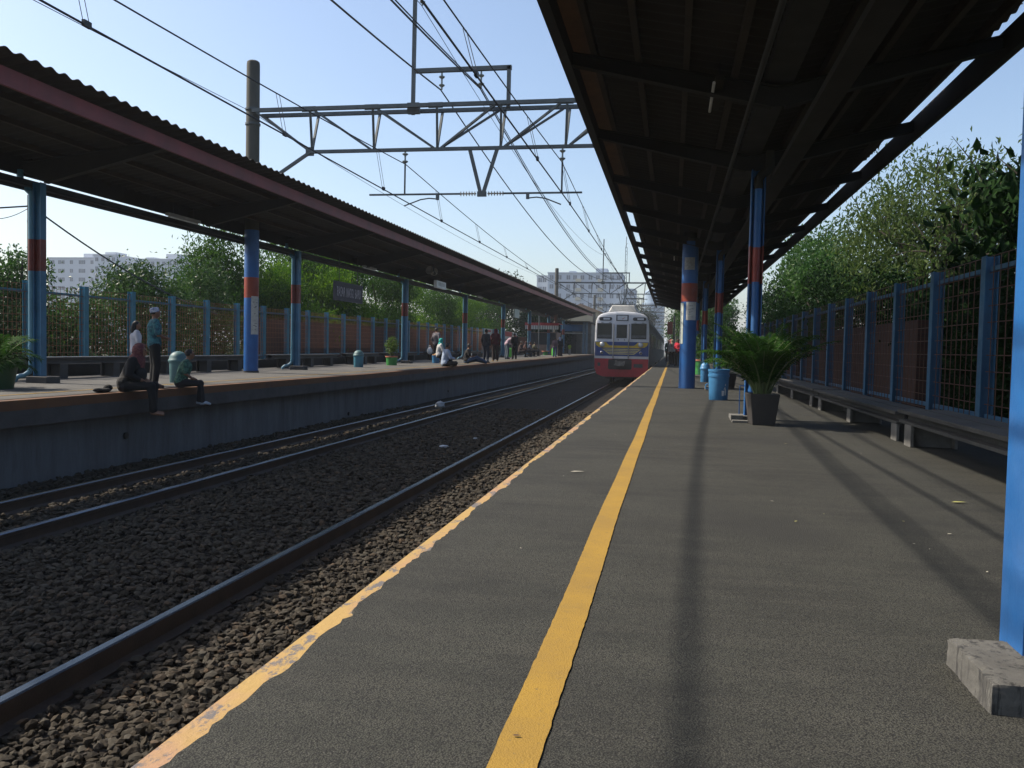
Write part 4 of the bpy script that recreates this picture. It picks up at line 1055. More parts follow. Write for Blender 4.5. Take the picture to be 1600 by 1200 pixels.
DEB=mat('pale_scrap',(.42,.40,.34),.7,(.3,.28,.2),30); DKL=mat('dark_leaf',(.06,.03,.02),.7)
leaf(1.66,5.38,.045,.2,'yellowish fallen leaf lying alone on the right of the near platform')
leaf(-.31,1.82,.010,.1,'tiny dark leaf lying on the yellow line',DKL)
leaf(-.62,5.9,.05,.3,'thin pale twig lying between the yellow line and platform edge',DEB)
for i in range(26):
    rr=random.Random(40+i); xx=rr.uniform(.75,2.15) if i%3 else rr.uniform(-.8,2.1); yy=1.8*(5.2)**rr.random()
    leaf(xx,yy,rr.uniform(.006,.016),rr.uniform(0,3),'tiny pale scrap scattered on the near platform asphalt',rr.choice([DEB,LEAFY,DEB]))
# ------------------------------------------------------------------ people
SKIN=mat('skin',(.22,.115,.07),.6,(.17,.085,.05),4); HAIR=mat('black_hair',(.007,.006,.006),.65,(.016,.013,.011),30)
_cloth={}
def cloth(rgb,pat=None):
    k=(rgb,pat)
    if k not in _cloth:
        _cloth[k]=mat('cloth_fabric',rgb,.9,pat if pat else tuple(c*.7 for c in rgb),22 if pat else 6,.55,13,lo=.46 if pat else .35,hi=.54 if pat else .65)
    return _cloth[k]
DG=None
def remeshed(name,mb,m,parent,vox,smooth=4):
    me=bpy.data.meshes.new(name); me.from_pydata(mb.v,[],mb.f)
    bm=bmesh.new(); bm.from_mesh(me); bmesh.ops.recalc_face_normals(bm,faces=bm.faces); bm.to_mesh(me); bm.free()
    o=bpy.data.objects.new(name,me); COL.objects.link(o)
    rm=o.modifiers.new('r','REMESH'); rm.mode='VOXEL'; rm.voxel_size=vox
    if smooth: sm=o.modifiers.new('s','SMOOTH'); sm.iterations=smooth; sm.factor=.5
    dg=bpy.context.evaluated_depsgraph_get(); m2=bpy.data.meshes.new_from_object(o.evaluated_get(dg))
    bpy.data.objects.remove(o); bpy.data.meshes.remove(me)
    m2.name=name; m2.materials.clear(); m2.materials.append(m)
    m2.polygons.foreach_set('use_smooth',[True]*len(m2.polygons))
    o=bpy.data.objects.new(name,m2); COL.objects.link(o); o.parent=parent; return o
def limb(g,pts,rs,n=10):
    """tapered limb with round ends"""
    P=[Vector(p) for p in pts]; g.tube(P,rs,n)
    for p,r in zip(P,rs): g.ball(p,r,0,10,7)
POSES={}
def V(*a): return Vector(a)
def stand(arms='down',stride=.0):
    J=dict(pel=V(0,0,.92),wa=V(0,0,1.08),ch=V(0,.0,1.28),nk=V(0,.0,1.45),hd=V(0,.025,1.585))
    for s,k in ((-1,'l'),(1,'r')):
        J['hip'+k]=V(s*.09,0,.90); J['kn'+k]=V(s*.105,.03+s*stride*.5,.49); J['an'+k]=V(s*.11,-.015+s*stride,.085); J['to'+k]=V(s*.125,.14+s*stride,.03)
        J['sh'+k]=V(s*.175,0,1.385); J['el'+k]=V(s*.235,-.03,1.12); J['wr'+k]=V(s*.225,.05,.88); J['ha'+k]=V(s*.215,.085,.79)
        if arms=='front': J['el'+k]=V(s*.23,.02,1.12); J['wr'+k]=V(s*.12,.22,1.06); J['ha'+k]=V(s*.05,.26,1.06)
        if arms=='phone' and s>0: J['el'+k]=V(s*.23,.04,1.12); J['wr'+k]=V(s*.15,.24,1.2); J['ha'+k]=V(s*.11,.30,1.25)
    return J
def edge_sit(lean=.0,hands='knee',sl=1.):
    """sitting on a platform edge, z=0 is the seat surface, legs hang down in front"""
    J=dict(pel=V(0,0,.12),wa=V(0,.02+lean*.3,.28),ch=V(0,.03+lean,.48),nk=V(0,.04+lean*1.2,.65),hd=V(0,.085+lean*1.4,.775))
    for s,k in ((-1,'l'),(1,'r')):
        J['hip'+k]=V(s*.09,.02,.10); J['kn'+k]=V(s*.12,.42,.085); J['an'+k]=V(s*.115,.40+(.06 if s>0 else 0),-.31); J['to'+k]=V(s*.13,.55+(.06 if s>0 else 0),-.37)
        J['sh'+k]=V(s*.17,.03+lean,.58); J['el'+k]=V(s*.235,.05+lean*.6,.33); J['wr'+k]=V(s*.16,.24,.20); J['ha'+k]=V(s*.12,.31,.185)
        for q in('sh','el'): J[q+k].z*=sl
        if hands=='seat': J['el'+k]=V(s*.27,-.02,.33); J['wr'+k]=V(s*.25,.12,.12); J['ha'+k]=V(s*.24,.19,.085)
    for q in('wa','ch','nk','hd'): J[q].z*=sl
    return J
def floor_sit(knees='crossed'):
    J=dict(pel=V(0,0,.12),wa=V(0,.0,.28),ch=V(0,.05,.48),nk=V(0,.07,.64),hd=V(0,.12,.765))
    for s,k in ((-1,'l'),(1,'r')):
        J['hip'+k]=V(s*.09,.03,.11)
        if knees=='crossed': J['kn'+k]=V(s*.33,.30,.14); J['an'+k]=V(-s*.06,.36,.07); J['to'+k]=V(-s*.19,.38,.05)
        elif knees=='up': J['kn'+k]=V(s*.12,.36,.40); J['an'+k]=V(s*.11,.46,.08); J['to'+k]=V(s*.12,.62,.03)
        else: J['kn'+k]=V(s*.11,.44,.16+(.12 if s>0 else 0)); J['an'+k]=V(s*.12,.86,.07); J['to'+k]=V(s*.15,.93,.18)
        J['sh'+k]=V(s*.17,.05,.57); J['el'+k]=V(s*.24,.12,.34); J['wr'+k]=V(s*.12,.33,.30); J['ha'+k]=V(s*.08,.40,.32)
    return J
def chair_sit():
    J=floor_sit('crossed')
    for k,v in J.items(): v.z+=.28
    for s,k in ((-1,'l'),(1,'r')):
        J['kn'+k]=V(s*.12,.44,.45); J['an'+k]=V(s*.12,.42,.085); J['to'+k]=V(s*.13,.57,.03)
    return J
def bend():
    J=stand(); 
    J['wa']=V(0,.06,1.06); J['ch']=V(0,.22,1.18); J['nk']=V(0,.36,1.27); J['hd']=V(0,.47,1.33)
    for s,k in ((-1,'l'),(1,'r')):
        J['sh'+k]=V(s*.17,.31,1.23); J['el'+k]=V(s*.2,.38,.98); J['wr'+k]=V(s*.13,.50,.82); J['ha'+k]=V(s*.1,.55,.75)
    return J
def person(lab,loc,rz,H,J,top,bottom,head='hair',headcol=None,shoes=(.03,.03,.03),sleeve='short',detail=False,group=None,extra=None,look=0.,skirt=False,barefoot=False):
    t=thing('person',lab,'person',loc,rz,group); k=H/1.70
    J={a:b*k for a,b in J.items()}; vox=.0075 if detail else .014
    g=MB(); S=lambda v:v*k
    hd=J['hd']; 
    # torso
    limb(g,[J['pel']+V(-.055*k,0,0),J['pel']+V(.055*k,0,0)],[S(.11)]*2)
    limb(g,[J['pel'],J['wa'],J['ch']],[S(.125),S(.115),S(.13)])
    limb(g,[J['ch']+V(-.06*k,0,0),J['ch']+V(.06*k,0,0)],[S(.105)]*2)
    limb(g,[J['shl'],J['nk']-V(0,0,.03*k),J['shr']],[S(.055),S(.06),S(.055)])
    limb(g,[J['nk']-V(0,0,.04*k),hd-V(0,.01*k,.06*k)],[S(.055),S(.05)])
    for s in 'lr':
        limb(g,[J['sh'+s],J['el'+s],J['wr'+s]],[S(.052),S(.04),S(.027)])
        limb(g,[J['hip'+s],J['kn'+s],J['an'+s]],[S(.085),S(.058),S(.038)])
        limb(g,[J['an'+s]-V(0,.02*k,.035*k),J['to'+s]],[S(.038),S(.028)])
        # hand: palm, four fingers and thumb
        w=J['wr'+s];h=J['ha'+s];d=(h-w).normalized(); sd=d.cross(V(0,0,1)); sd=sd.normalized() if sd.length>.1 else V(1,0,0); dn=d.cross(sd)
        if dn.z>0: dn=-dn
        limb(g,[w,w+d*.045*k],[S(.026),S(.03)])
        limb(g,[w+d*.075*k-sd*.022*k,w+d*.075*k+sd*.022*k],[S(.016)]*2)
        for i,(o_,l_) in enumerate(((-.03,.062),(-.010,.075),(.010,.070),(.029,.055))):
            b=w+d*.085*k+sd*o_*k; limb(g,[b,b+d*l_*.55*k+dn*.008*k,b+d*l_*.85*k+dn*.03*k],[S(.0095),S(.009),S(.0075)],6)
        q=w+d*.035*k+sd*(.03 if s=='l' else -.03)*k; limb(g,[q,q+d*.04*k+sd*(.025 if s=='l' else -.025)*k+dn*.012*k],[S(.011),S(.009)],6)
    # head turned by look (about z)
    M=Matrix.Rotation(look,3,'Z')
    def hp(x,y,z): return hd+M@V(x*k,y*k,z*k)
    g.ball(hd,(S(.074),S(.09),S(.105)),0,16,12); g.ball(hp(0,.028,-.05),(S(.056),S(.062),S(.065)),0,12,8)
    limb(g,[hp(0,.082,.018),hp(0,.105,-.018)],[S(.010),S(.015)],8)
    limb(g,[hp(-.02,.083,-.052),hp(.02,.083,-.052)],[S(.010)]*2,8)
    for s in (-1,1): g.ball(hp(s*.077,-.005,-.005),(S(.012),S(.02),S(.03)),0,8,6); limb(g,[hp(s*.018,.082,.028),hp(s*.05,.07,.028)],[S(.010)]*2,6)
    remeshed('body',g,SKIN,t,vox)
    if detail:
        g=MB()
        for s in (-1,1): g.ball(hp(s*.032,.086,.008),S(.010),0,8,6)
        g.build('eyes',HAIR,t)
    # clothes
    cv=.012 if detail else .018; off=.016
    g=MB()
    limb(g,[J['pel']+V(-.055*k,0,.02*k),J['pel']+V(.055*k,0,.02*k)],[S(.118+off)]*2)
    limb(g,[J['pel'],J['wa'],J['ch']],[S(.13+off),S(.122+off),S(.135+off)])
    limb(g,[J['ch']+V(-.06*k,0,0),J['ch']+V(.06*k,0,0)],[S(.108+off)]*2)
    limb(g,[J['shl'],J['nk']-V(0,0,.045*k),J['shr']],[S(.056+off),S(.055+off),S(.056+off)])
    for s in 'lr':
        e=J['sh'+s].lerp(J['el'+s],.85) if sleeve=='short' else J['el'+s]
        limb(g,[J['sh'+s],e],[S(.055+off),S(.052+off)])
        if sleeve=='long': limb(g,[J['el'+s],J['el'+s].lerp(J['wr'+s],.94)],[S(.043+off),S(.033+off)])
    remeshed('shirt',g,top,t,cv)
    g=MB(); fl=1.0
    limb(g,[J['pel']+V(-.06*k,0,-.03*k),J['pel']+V(.06*k,0,-.03*k)],[S(.108+off)]*2)
    for s in 'lr':
        limb(g,[J['hip'+s],J['kn'+s],J['kn'+s].lerp(J['an'+s],.96)],[S(.09+off),S(.066+off),S(.052+off)])
    if skirt: limb(g,[J['hipl'].lerp(J['hipr'],.5),J['knl'].lerp(J['knr'],.5),J['anl'].lerp(J['anr'],.5)],[S(.15),S(.15),S(.17)])
    remeshed('skirt' if skirt else 'trousers',g,bottom,t,cv)
    if not barefoot:
        for s in 'lr':
            g=MB(); limb(g,[J['an'+s]-V(0,.03*k,.042*k),J['an'+s].lerp(J['to'+s],.55),J['to'+s]+V(0,.01*k,.0)],[S(.042),S(.042),S(.034)]); remeshed('shoe',g,cloth(shoes),t,cv)
    hc=headcol
    if head in('hair','long','cap'):
        g=MB(); g.ball(hp(0,-.016,.018),(S(.083),S(.094),S(.104)),0,16,12)
        # open the face: push hair behind the hairline
        for i,p in enumerate(g.v):
            q=M.inverted()@(Vector(p)-hd); 
            if q.y>.035*k and q.z<.055*k: q.y=.035*k-(q.y-.035*k)*.3; q.x*=.95
            if q.z<-.03*k: q.z=-.03*k+(q.z+.03*k)*.35
            g.v[i]=tuple(hd+M@q)
        if head=='long': limb(g,[hp(0,-.06,.0),hp(0,-.085,-.13),hp(0,-.09,-.26)],[S(.075),S(.075),S(.05)])
        remeshed('hair',g,HAIR,t,cv)
    if head=='cap':
        g=MB(); pr_=[(.087,.015),(.090,.03),(.089,.075),(.082,.095),(.05,.112),(.005,.117)]
        g.lathe([(r*k,z*k) for r,z in pr_],(0,0,0),20,0,1,1.08,cap=False); 
        tl=Matrix.Rotation(.22,3,'X'); g.v=[tuple(hd+M@(tl@Vector(p)+V(0,-.012*k,.004*k))) for p in g.v]
        g.build('cap',headcol,t)
    if head=='hijab':
        g=MB(); g.ball(hp(0,-.018,.012),(S(.106),S(.116),S(.122)),0,16,12)
        for i,p in enumerate(g.v):
            q=M.inverted()@(Vector(p)-hd)
            if q.y>.06*k and abs(q.x)<.065*k and -.08*k<q.z<.06*k: q.y=.052*k
            g.v[i]=tuple(hd+M@q)
        limb(g,[hp(0,-.02,-.07),J['nk']+V(0,.0,-.03*k)],[S(.09),S(.115)]); limb(g,[J['nk']+V(0,.03*k,-.05*k),J['ch']+V(0,.07*k,.0)],[S(.12),S(.10)])
        remeshed('headscarf',g,headcol,t,cv)
    if extra: extra(t,J,k,hp)
    return t
BLK=cloth((.007,.007,.008)); DK=cloth((.014,.014,.017)); JEAN=cloth((.035,.07,.14)); MARO=cloth((.085,.018,.018))
TEALB=cloth((.045,.16,.18),(.02,.07,.10)); GREENB=cloth((.06,.16,.11),(.02,.06,.05)); WHT=cloth((.52,.53,.60)); KOPI=cloth((.50,.52,.60),(.18,.22,.34))
pz=lambda y:.066+ramp(y)
# the four at the platform edge
def bagx(t,J,k,hp):
    g=MB(); g.ball((0,.0,0),(.16,.10,.12),0,14,10); o=g.build('handbag',BLK,t); o.location=(.0,.20,.26)
person('person in dark dress and red brown headscarf sitting on the platform edge',(-8.10,11.75,.072),-PI/2+.35,1.56,edge_sit(.10,'knee',.86),BLK,BLK,'hijab',cloth((.15,.055,.05),(.10,.03,.035)),sleeve='long',detail=True,extra=bagx,look=.1,barefoot=True,group=None)
person('person in teal batik shirt and white knitted cap standing near the edge',(-8.30,12.78,.072),-.75,1.31,stand('front'),TEALB,BLK,'cap',KOPI,shoes=(.08,.05,.045),detail=True)
person('child with long black hair and white shirt behind the knitted cap wearer',(-8.95,13.25,.072),-.75,1.10,stand('front'),WHT,BLK,'long',shoes=(.02,.02,.02),detail=True)
person('child in a green patterned shirt and white shoes sitting on the platform edge',(-8.10,13.22,.072),-PI/2+.55,1.28,edge_sit(.08,'knee',.95),GREENB,DK,'hair',shoes=(.40,.45,.52),detail=True,look=.25)
# jacket and backpack lying behind the first sitter
g=MB(); g.ball((0,0,0),(.09,.16,.035),0,14,8); g.ball((.03,-.16,.01),(.05,.09,.03),0,12,8); g.ball((0,.12,.03),(.06,.08,.05),0,12,8); o=g.build('cloth_bundle',BLK); o.location=(-8.22,11.38,.10); tag(o,'black cloth bundle lying beside the person in the red brown headscarf','bundle')
# farther along the far platform
def shop(t,J,k,hp):
    pass
P5y=38.
person('person in a grey top and dark trousers standing by the fence with a white bag',(-10.45,37.6,pz(37.6)),-.5,1.55,stand(),cloth((.13,.12,.14)),BLK,'hair',sleeve='long')
o=thing('shopping_bag','bulging white shopping bag held by the person in the grey top','bag',(-10.72,37.5,pz(37.5)+.42)); g=MB(); g.ball((0,0,.08),(.13,.09,.16),0,14,10); g.build('bag',WHITEM,o); g=MB(); g.tube([(-.06,0,.2),(-.02,0,.33),(.02,0,.33),(.06,0,.2)],.012,6); g.build('handle',WHITEM,o)
person('person with a turquoise headscarf and white top sitting by the blue bucket',(-9.5,34.6,pz(34.6)),-1.,1.55,chair_sit(),cloth((.50,.50,.50)),DK,'hijab',cloth((.02,.36,.33)),sleeve='long')
person('person in light blue shirt seen from behind, sitting near the edge',(-8.25,30.9,pz(30.9)),-.9,1.68,floor_sit('crossed'),cloth((.36,.44,.58)),BLK,'hair',sleeve='long')
o=thing('backpack','black backpack standing in front of the sitter in the light blue shirt','bag',(-7.98+-.25,31.45,pz(31.4))); g=MB(); g.ball((0,0,.2),(.12,.17,.2),0,14,10); g.build('sack',BLK,o); g=MB(); g.ball((.1,0,.13),(.05,.11,.1),0,10,8); g.build('pocket',DK,o); g=MB(); g.tube([(0,-.03,.38),(0,0,.44),(0,.03,.38)],.01,6); g.build('handle',BLK,o)
person('person in black top and blue jeans sitting with legs stretched out',(-8.75,36.4,pz(36.4)),-1.25,1.68,floor_sit('out'),BLK,JEAN,'hair',shoes=(.2,.2,.2))
person('person in dark top and jeans standing left of the dark red figure',(-8.36,38.5,pz(38.5)),-.4,1.54,stand(),cloth((.035,.035,.045)),cloth((.015,.022,.04)),'hair',sleeve='long')
person('person in a dark red top standing with back to the camera',(-8.76,42.6,pz(42.6)),.5,1.63,stand(),MARO,cloth((.03,.018,.016)),'hijab',cloth((.12,.02,.025)),sleeve='long',shoes=(.3,.2,.08))
person('person in a pale top bending forward beside a potted plant',(-9.52,49.6,pz(49.6)),-.9,1.62,bend(),cloth((.42,.30,.36)),cloth((.10,.13,.17)),'hair',sleeve='long')
person('person all in black standing in front of the red poster',(-9.0,49.2,pz(49.2)),.6,1.52,stand('front'),BLK,BLK,'hair',sleeve='long')
for i,(x,y,lab,tp,hd_) in enumerate(((-10.3,58.4,'left dark figure sitting on the bench under the white poster',cloth((.05,.03,.03)),'hair'),(-10.25,60.,'middle dark brown figure sitting on the bench under the posters',cloth((.07,.03,.025)),'hijab'),(-10.2,61.6,'right dark blue figure sitting on the bench just left of a blue column',cloth((.02,.03,.06)),'hair'),(-10.5,65.5,'olive clad figure sitting right of a blue column near the posters',cloth((.06,.06,.03)),'hair'))):
    person(lab,(x,y,pz(y)),-PI/2+.2*i,1.6,chair_sit(),tp,DK,hd_,cloth((.05,.02,.02)),sleeve='long')
    # a low seat under each
person('person in a grey pink top and jeans standing near the end of the far platform',(-8.45,62.5,pz(62.5)),-.3,1.42,stand(),cloth((.16,.11,.13)),JEAN,'hair',sleeve='long')
person('person in black with a white blue headscarf standing near the end of the far platform',(-8.60,66.5,pz(66.5)),.3,1.50,stand(),BLK,BLK,'hijab',cloth((.36,.40,.55)),sleeve='long')
person('dark haired person in black close behind the white blue headscarf',(-8.75,68.2,pz(68.2)),-.6,1.62,stand(),DK,cloth((.05,.02,.02)),'hair',sleeve='long')
person('child in a lime green top near the station building',(-9.0,76.4,pz(76.4)),-.4,1.05,stand(),cloth((.30,.42,.05)),cloth((.3,.3,.28)),'hair')
# near platform, far down by the train
person('person in red standing behind the near round mast beside the train',(.30,50.,0),2.6,1.55,stand('front'),cloth((.55,.02,.05)),DK,'hair',sleeve='long')
person('person in a white top far down the near platform',(-.02,53.5,0),2.9,1.55,stand(),cloth((.5,.48,.45)),BLK,'hijab',cloth((.3,.28,.2)),sleeve='long')
person('person with a bright red headscarf far down the near platform',(-.10,58.,0),2.9,1.60,stand(),cloth((.06,.02,.02)),BLK,'hijab',cloth((.6,.02,.08)),sleeve='long')
person('dark clad person farthest down the near platform',(-.30,62.,0),3.,1.65,stand(),cloth((.04,.09,.06)),BLK,'hair',sleeve='long')

# ------------------------------------------------------------------ signs, speakers, station building
def text_mesh(body,size,name,m,parent,loc,rot,sx=1.,ext=.003,fit=None):
    cu=bpy.data.curves.new('t','FONT'); cu.body=body; cu.size=size; cu.extrude=ext; cu.align_x='CENTER'; cu.align_y='CENTER'
    o=bpy.data.objects.new('t',cu); COL.objects.link(o); dg=bpy.context.evaluated_depsgraph_get()
    me=bpy.data.meshes.new_from_object(o.evaluated_get(dg)); bpy.data.objects.remove(o); me.name=name; me.materials.clear(); me.materials.append(m)
    if fit:
        xs=[v.co.x for v in me.vertices]; ys_=[v.co.y for v in me.vertices]; cx=(max(xs)+min(xs))/2; cy=(max(ys_)+min(ys_))/2
        for v in me.vertices: v.co.x=(v.co.x-cx)*fit[0]/(max(xs)-min(xs)); v.co.y=(v.co.y-cy)*fit[1]/(max(ys_)-min(ys_))
    o=bpy.data.objects.new(name,me); COL.objects.link(o); o.parent=parent; o.location=loc; o.rotation_euler=rot; return o
SIGN=mat('sign_dark_violet',(.035,.028,.045),.6,(.025,.02,.032),3); LET=mat('sign_letter_grey',(.52,.49,.53),.6,(.22,.2,.23),4)
s=thing('station_sign','dark hanging station name board with pale capital letters','sign',(-10.3,26.45,2.5))
g=MB(); g.bx(-.03,.03,-1.16,1.16,-.275,.275); p=g.build('board',SIGN,s)
g=MB(); 
for z in (-.29,.275): g.bx(-.04,.04,-1.19,1.19,z,z+.025)
for y in (-1.19,1.165): g.bx(-.04,.04,y,y+.025,-.265,.275)
g.build('frame',mat('sign_frame',(.06,.055,.075),.6),s)
for w,y,wd in (('PASAR',-.70,.67),('MINGGU',.06,.66),('BARU',.75,.50)): text_mesh(w,.3,'lettering',LET,s,(.0335,y,-.005),(PI/2,0,PI/2),fit=(wd,.30))
for y in (-.8,.8): MB().tube([(0,y,.3),(0,y,1.2)],.012,6).build('hanger',STEELD,s)
s=thing('hanging_sign','blank white hanging box sign below the horn speakers','sign',(-9.5,34.6,3.38)); MB().bx(-.06,.06,-.72,.72,-.16,.13).build('panel',WHITEM,s); MB().bx(.061,.064,-.5,.5,-.08,.07).build('faint_panel',mat('pale_grey_panel',(.5,.52,.52),.5),s)
for y in (-.5,.5): MB().tube([(0,y,.13),(0,y,.68)],.012,6).build('hanger',STEELD,s)
s=thing('hanging_sign','pale square hanging sign farther along the far canopy','sign',(-9.5,52.4,2.95)); MB().bx(-.04,.04,-.82,.82,-.26,.26).build('panel',mat('pale_green_sign',(.42,.46,.40),.6,(.36,.4,.35),3),s)
for y in (-.5,.5): MB().tube([(0,y,.26),(0,y,1.2)],.012,6).build('hanger',STEELD,s)
s=thing('horn_speaker','pair of pale horn loudspeakers under the far canopy above the white sign','speaker',(-9.5,33.6,3.78))
for sgn in (-1,1):
    g=MB(); g.lathe([(.04,0),(.05,.12),(.07,.2),(.13,.27),(.17,.30),(.15,.295),(.06,.22)],n=18,cap=False); h=g.build('horn',mat('speaker_grey',(.38,.36,.31),.6,(.14,.13,.12),3) if sgn<0 else bpy.data.materials['speaker_grey'],s); h.rotation_euler=(-sgn*1.3,0,.3*sgn); h.location=(0,sgn*.05,0)
    MB().lathe([(.055,-.12),(.06,-.02),(.05,0)],n=14).build('driver',STEELD,h)
MB().bx(-.02,.02,-.02,.02,.02,.32).build('bracket',STEELD,s)
# posters by the fence far down
POR=mat('poster_red',(.45,.04,.04),.6,(.35,.03,.03),3); POW=mat('poster_white',(.55,.54,.5),.6,(.42,.41,.38),4); POT=mat('poster_dark_print',(.12,.05,.05),.7)
def poster(lab,y,z0,z1,w,cells):
    t=thing('poster',lab,'poster',(-11.9,y,pz(y)),0,'posters by the far fence'); h=z1-z0
    g=MB(); g.bx(-.03,.0,-w/2,w/2,z0,z1); g.build('board',POW,t)
    for nm,m,a,b,c,d in cells: g=MB(); g.bx(.001,.005,-w/2+a*w,-w/2+b*w,z0+c*h,z0+d*h); g.build(nm,m,t)
    g=MB(); 
    for y_ in (-w*.4,w*.4): g.bx(-.07,-.031,y_-.02,y_+.02,0,z1-.1)
    g.build('stand',STEELD,t)
poster('tall white poster with red panel behind the black clad figure',55.5,.75,1.85,2.4,(('red_panel',POR,.08,.92,.28,.62),('print_block',POT,.2,.34,.36,.54),('print_block',POT,.62,.74,.36,.54),('red_strip',POR,.2,.8,.82,.93)))
poster('white poster with broad red top just left of a blue column',62.3,.85,1.80,3.4,(('red_panel',POR,.02,.98,.62,.98),('print_line',POT,.15,.85,.36,.42),('print_line',POT,.25,.75,.22,.27)))
poster('small red and white poster right beside the blue column',65.2,.95,1.75,1.6,(('red_panel',POR,.05,.95,.55,.75),))
# kiosk with red and white valance
k=thing('kiosk','small kiosk with red and white striped valance at the far platform end','kiosk',(-11.4,76.,pz(76)))
g=MB(); g.bx(-1.3,1.3,0,2.5,0,2.0); g.build('wall',mat('kiosk_wall',(.30,.20,.15),.8,(.2,.13,.1),2),k)
g=MB(); g.bx(-1.5,1.5,-.5,2.6,2.75,2.80); g.bx(-1.5,1.5,-.55,-.5,2.58,2.82); g.build('red_fascia',mat('kiosk_red',(.40,.04,.045),.6),k)
g=MB(); g.bx(-1.48,1.48,-.53,-.51,2.24,2.579); va=g.build('valance',POW,k)
g=MB()
for i in range(14): g.bx(-1.42+i*.21,-1.34+i*.21,-.535,-.531,2.24,2.57)
g.build('stripe',mat('stripe_grey',(.22,.22,.22),.7),va)
g=MB(); g.bx(-1.2,1.2,-.02,.0,.9,1.95); g.build('opening',BLACKM,k)
g=MB(); g.tube([(-.3,-.6,0),(-.3,-.6,4.2)],.05,8); tag(g.build('flag_pole',STEELG),'slim pale pole in front of the kiosk','pole').location=(-11.1,74.5,pz(74.5))
b=thing('station_building','low dark station building with blue sign band at the end of the far platform','building',(-10.1,90.,pz(90)))
g=MB(); g.bx(-2.4,1.4,3.5,9,0,3.3); g.bx(-2.4,-2.2,0,3.5,0,3.3); g.build('wall',mat('station_wall',(.20,.18,.155),.85,(.13,.12,.10),1.5),b)
g=MB(); g.bx(-2.6,1.6,-.4,9,3.3,3.42); g.build('roof',SHEET,b)
g=MB(); g.bx(-1.5,1.3,-.05,.02,2.35,3.05); g.build('blue_sign_band',mat('station_sign_blue',(.03,.10,.22),.6,(.02,.07,.16),2),b)
g=MB(); g.bx(-1.3,1.3,-.05,.02,2.12,2.20); g.build('white_trim',POW,b)
g=MB(); g.bx(-1.2,-.2,3.44,3.49,0,2.1); g.build('doorway',BLACKM,b)
for x in (.95,1.25):
    g=MB(); g.bx(x-.11,x+.11,-.2,.1,0,3.3); g.build('pillar',mat('pillar_blue_grey',(.14,.20,.25),.7,(.10,.15,.19),2) if x<1 else bpy.data.materials['pillar_blue_grey'],b)
# ------------------------------------------------------------------ trees
def crown_points(blobs,ncl,nper,spread,seed,flat=1.):
    r=np.random.default_rng(seed); w=np.array([b[3]*b[4]*b[5] for b in blobs])**.67; w/=w.sum()
    idx=r.choice(len(blobs),ncl,p=w); B=np.array(blobs)[idx]
    d=r.normal(size=(ncl,3)); d/=np.linalg.norm(d,axis=1)[:,None]; rad=(.35+.65*r.random(ncl)**.5)*(1+.12*r.normal(size=ncl))
    cc=B[:,:3]+d*rad[:,None]*B[:,3:6]
    P=np.repeat(cc,nper,0)+r.normal(size=(ncl*nper,3))*np.array([spread,spread,spread*flat])
    return P,cc
def tree(name,lab,loc,trunk_h,tr,blobs,ncl,nper,ls,spread,m,seed,group=None,aspect=.45,droop_=.35,cat='tree',limbs=10,twigs=0):
    t=thing(name,lab,cat,loc,0,group); r=np.random.default_rng(seed+1)
    P,cc=crown_points(blobs,ncl,nper,spread,seed)
    leaf_quads('crown',P,ls,m,r,t,aspect,droop_)
    g=MB(); top=Vector((0,0,trunk_h)); rr=random.Random(seed)
    g.tube([(0,0,-.1),(rr.uniform(-.08,.08),rr.uniform(-.08,.08),trunk_h*.5),top],[tr*1.25,tr,tr*.8],10)
    for i in range(limbs):
        e=Vector(cc[i*len(cc)//limbs]); mid=top.lerp(e,.5)+Vector((rr.uniform(-.2,.2),rr.uniform(-.2,.2),.15))
        st=Vector((0,0,trunk_h*rr.uniform(.55,1.))); g.tube([st,mid,e],[tr*.5,tr*.3,tr*.1],6)
        for k in range(twigs):
            q=mid.lerp(e,rr.random()); e2=q+Vector((rr.uniform(-.7,.7),rr.uniform(-.7,.7),rr.uniform(-.1,.8))); g.tube([q,q.lerp(e2,.5)+Vector((0,0,.06)),e2],[tr*.14,tr*.1,tr*.04],4)
    g.build('trunk',WOODY,t); return t
L_hedge=leaf_mat('glossy_hedge_leaf',(.016,.048,.010),(.062,.125,.024),.25,.38)
L_feath=leaf_mat('feathery_leaf',(.032,.10,.004),(.115,.22,.008),.4,.65)
L_feath2=leaf_mat('darker_feathery_leaf',(.012,.050,.004),(.055,.13,.008),.36,.65)
L_dry=leaf_mat('dry_olive_leaf',(.026,.060,.011),(.085,.125,.028),.38,.65)
L_dark=leaf_mat('dark_broad_leaf',(.005,.018,.004),(.014,.038,.008),.12,.8,.08)
L_mid=leaf_mat('fresh_broad_leaf',(.018,.058,.010),(.045,.105,.016),.35,.5)
# far side, from left to right; ground there lies below the platforms
GZ=-1.25
GA='trees beyond the far fence'
tree('tree','leafy tree at the left photo edge beyond the slim utility pole',(-17.4,20.6,GZ),2.6,.12,[(0,0,3.7,.8,.8,.7),(-.4,-.6,3.2,.9,.9,.8),(.1,.2,2.4,.7,.8,.8)],300,26,.12,.16,L_mid,21,GA)
tree('shrub','dark shrub low behind the far fence left of the first column',(-15.7,18.4,GZ),.8,.06,[(0,0,1.9,1.0,1.5,1.1),(-.2,-1.0,1.7,.8,1.1,1.1),(0,1.4,1.7,.7,1.2,1.2),(0,-2.2,1.7,.8,1.1,1.1)],430,28,.12,.16,L_dark,22,'shrubs along the far fence',cat='shrub')
tree('shrub','glossy broad leaved shrub behind the fence right of the first blue column',(-14.9,19.2,GZ),.8,.06,[(0,0,1.9,.9,1.1,1.2),(.1,-.3,1.0,.8,1.2,.9),(.1,.6,2.6,.6,.6,.6)],520,28,.11,.16,L_hedge,23,'shrubs along the far fence',cat='shrub')
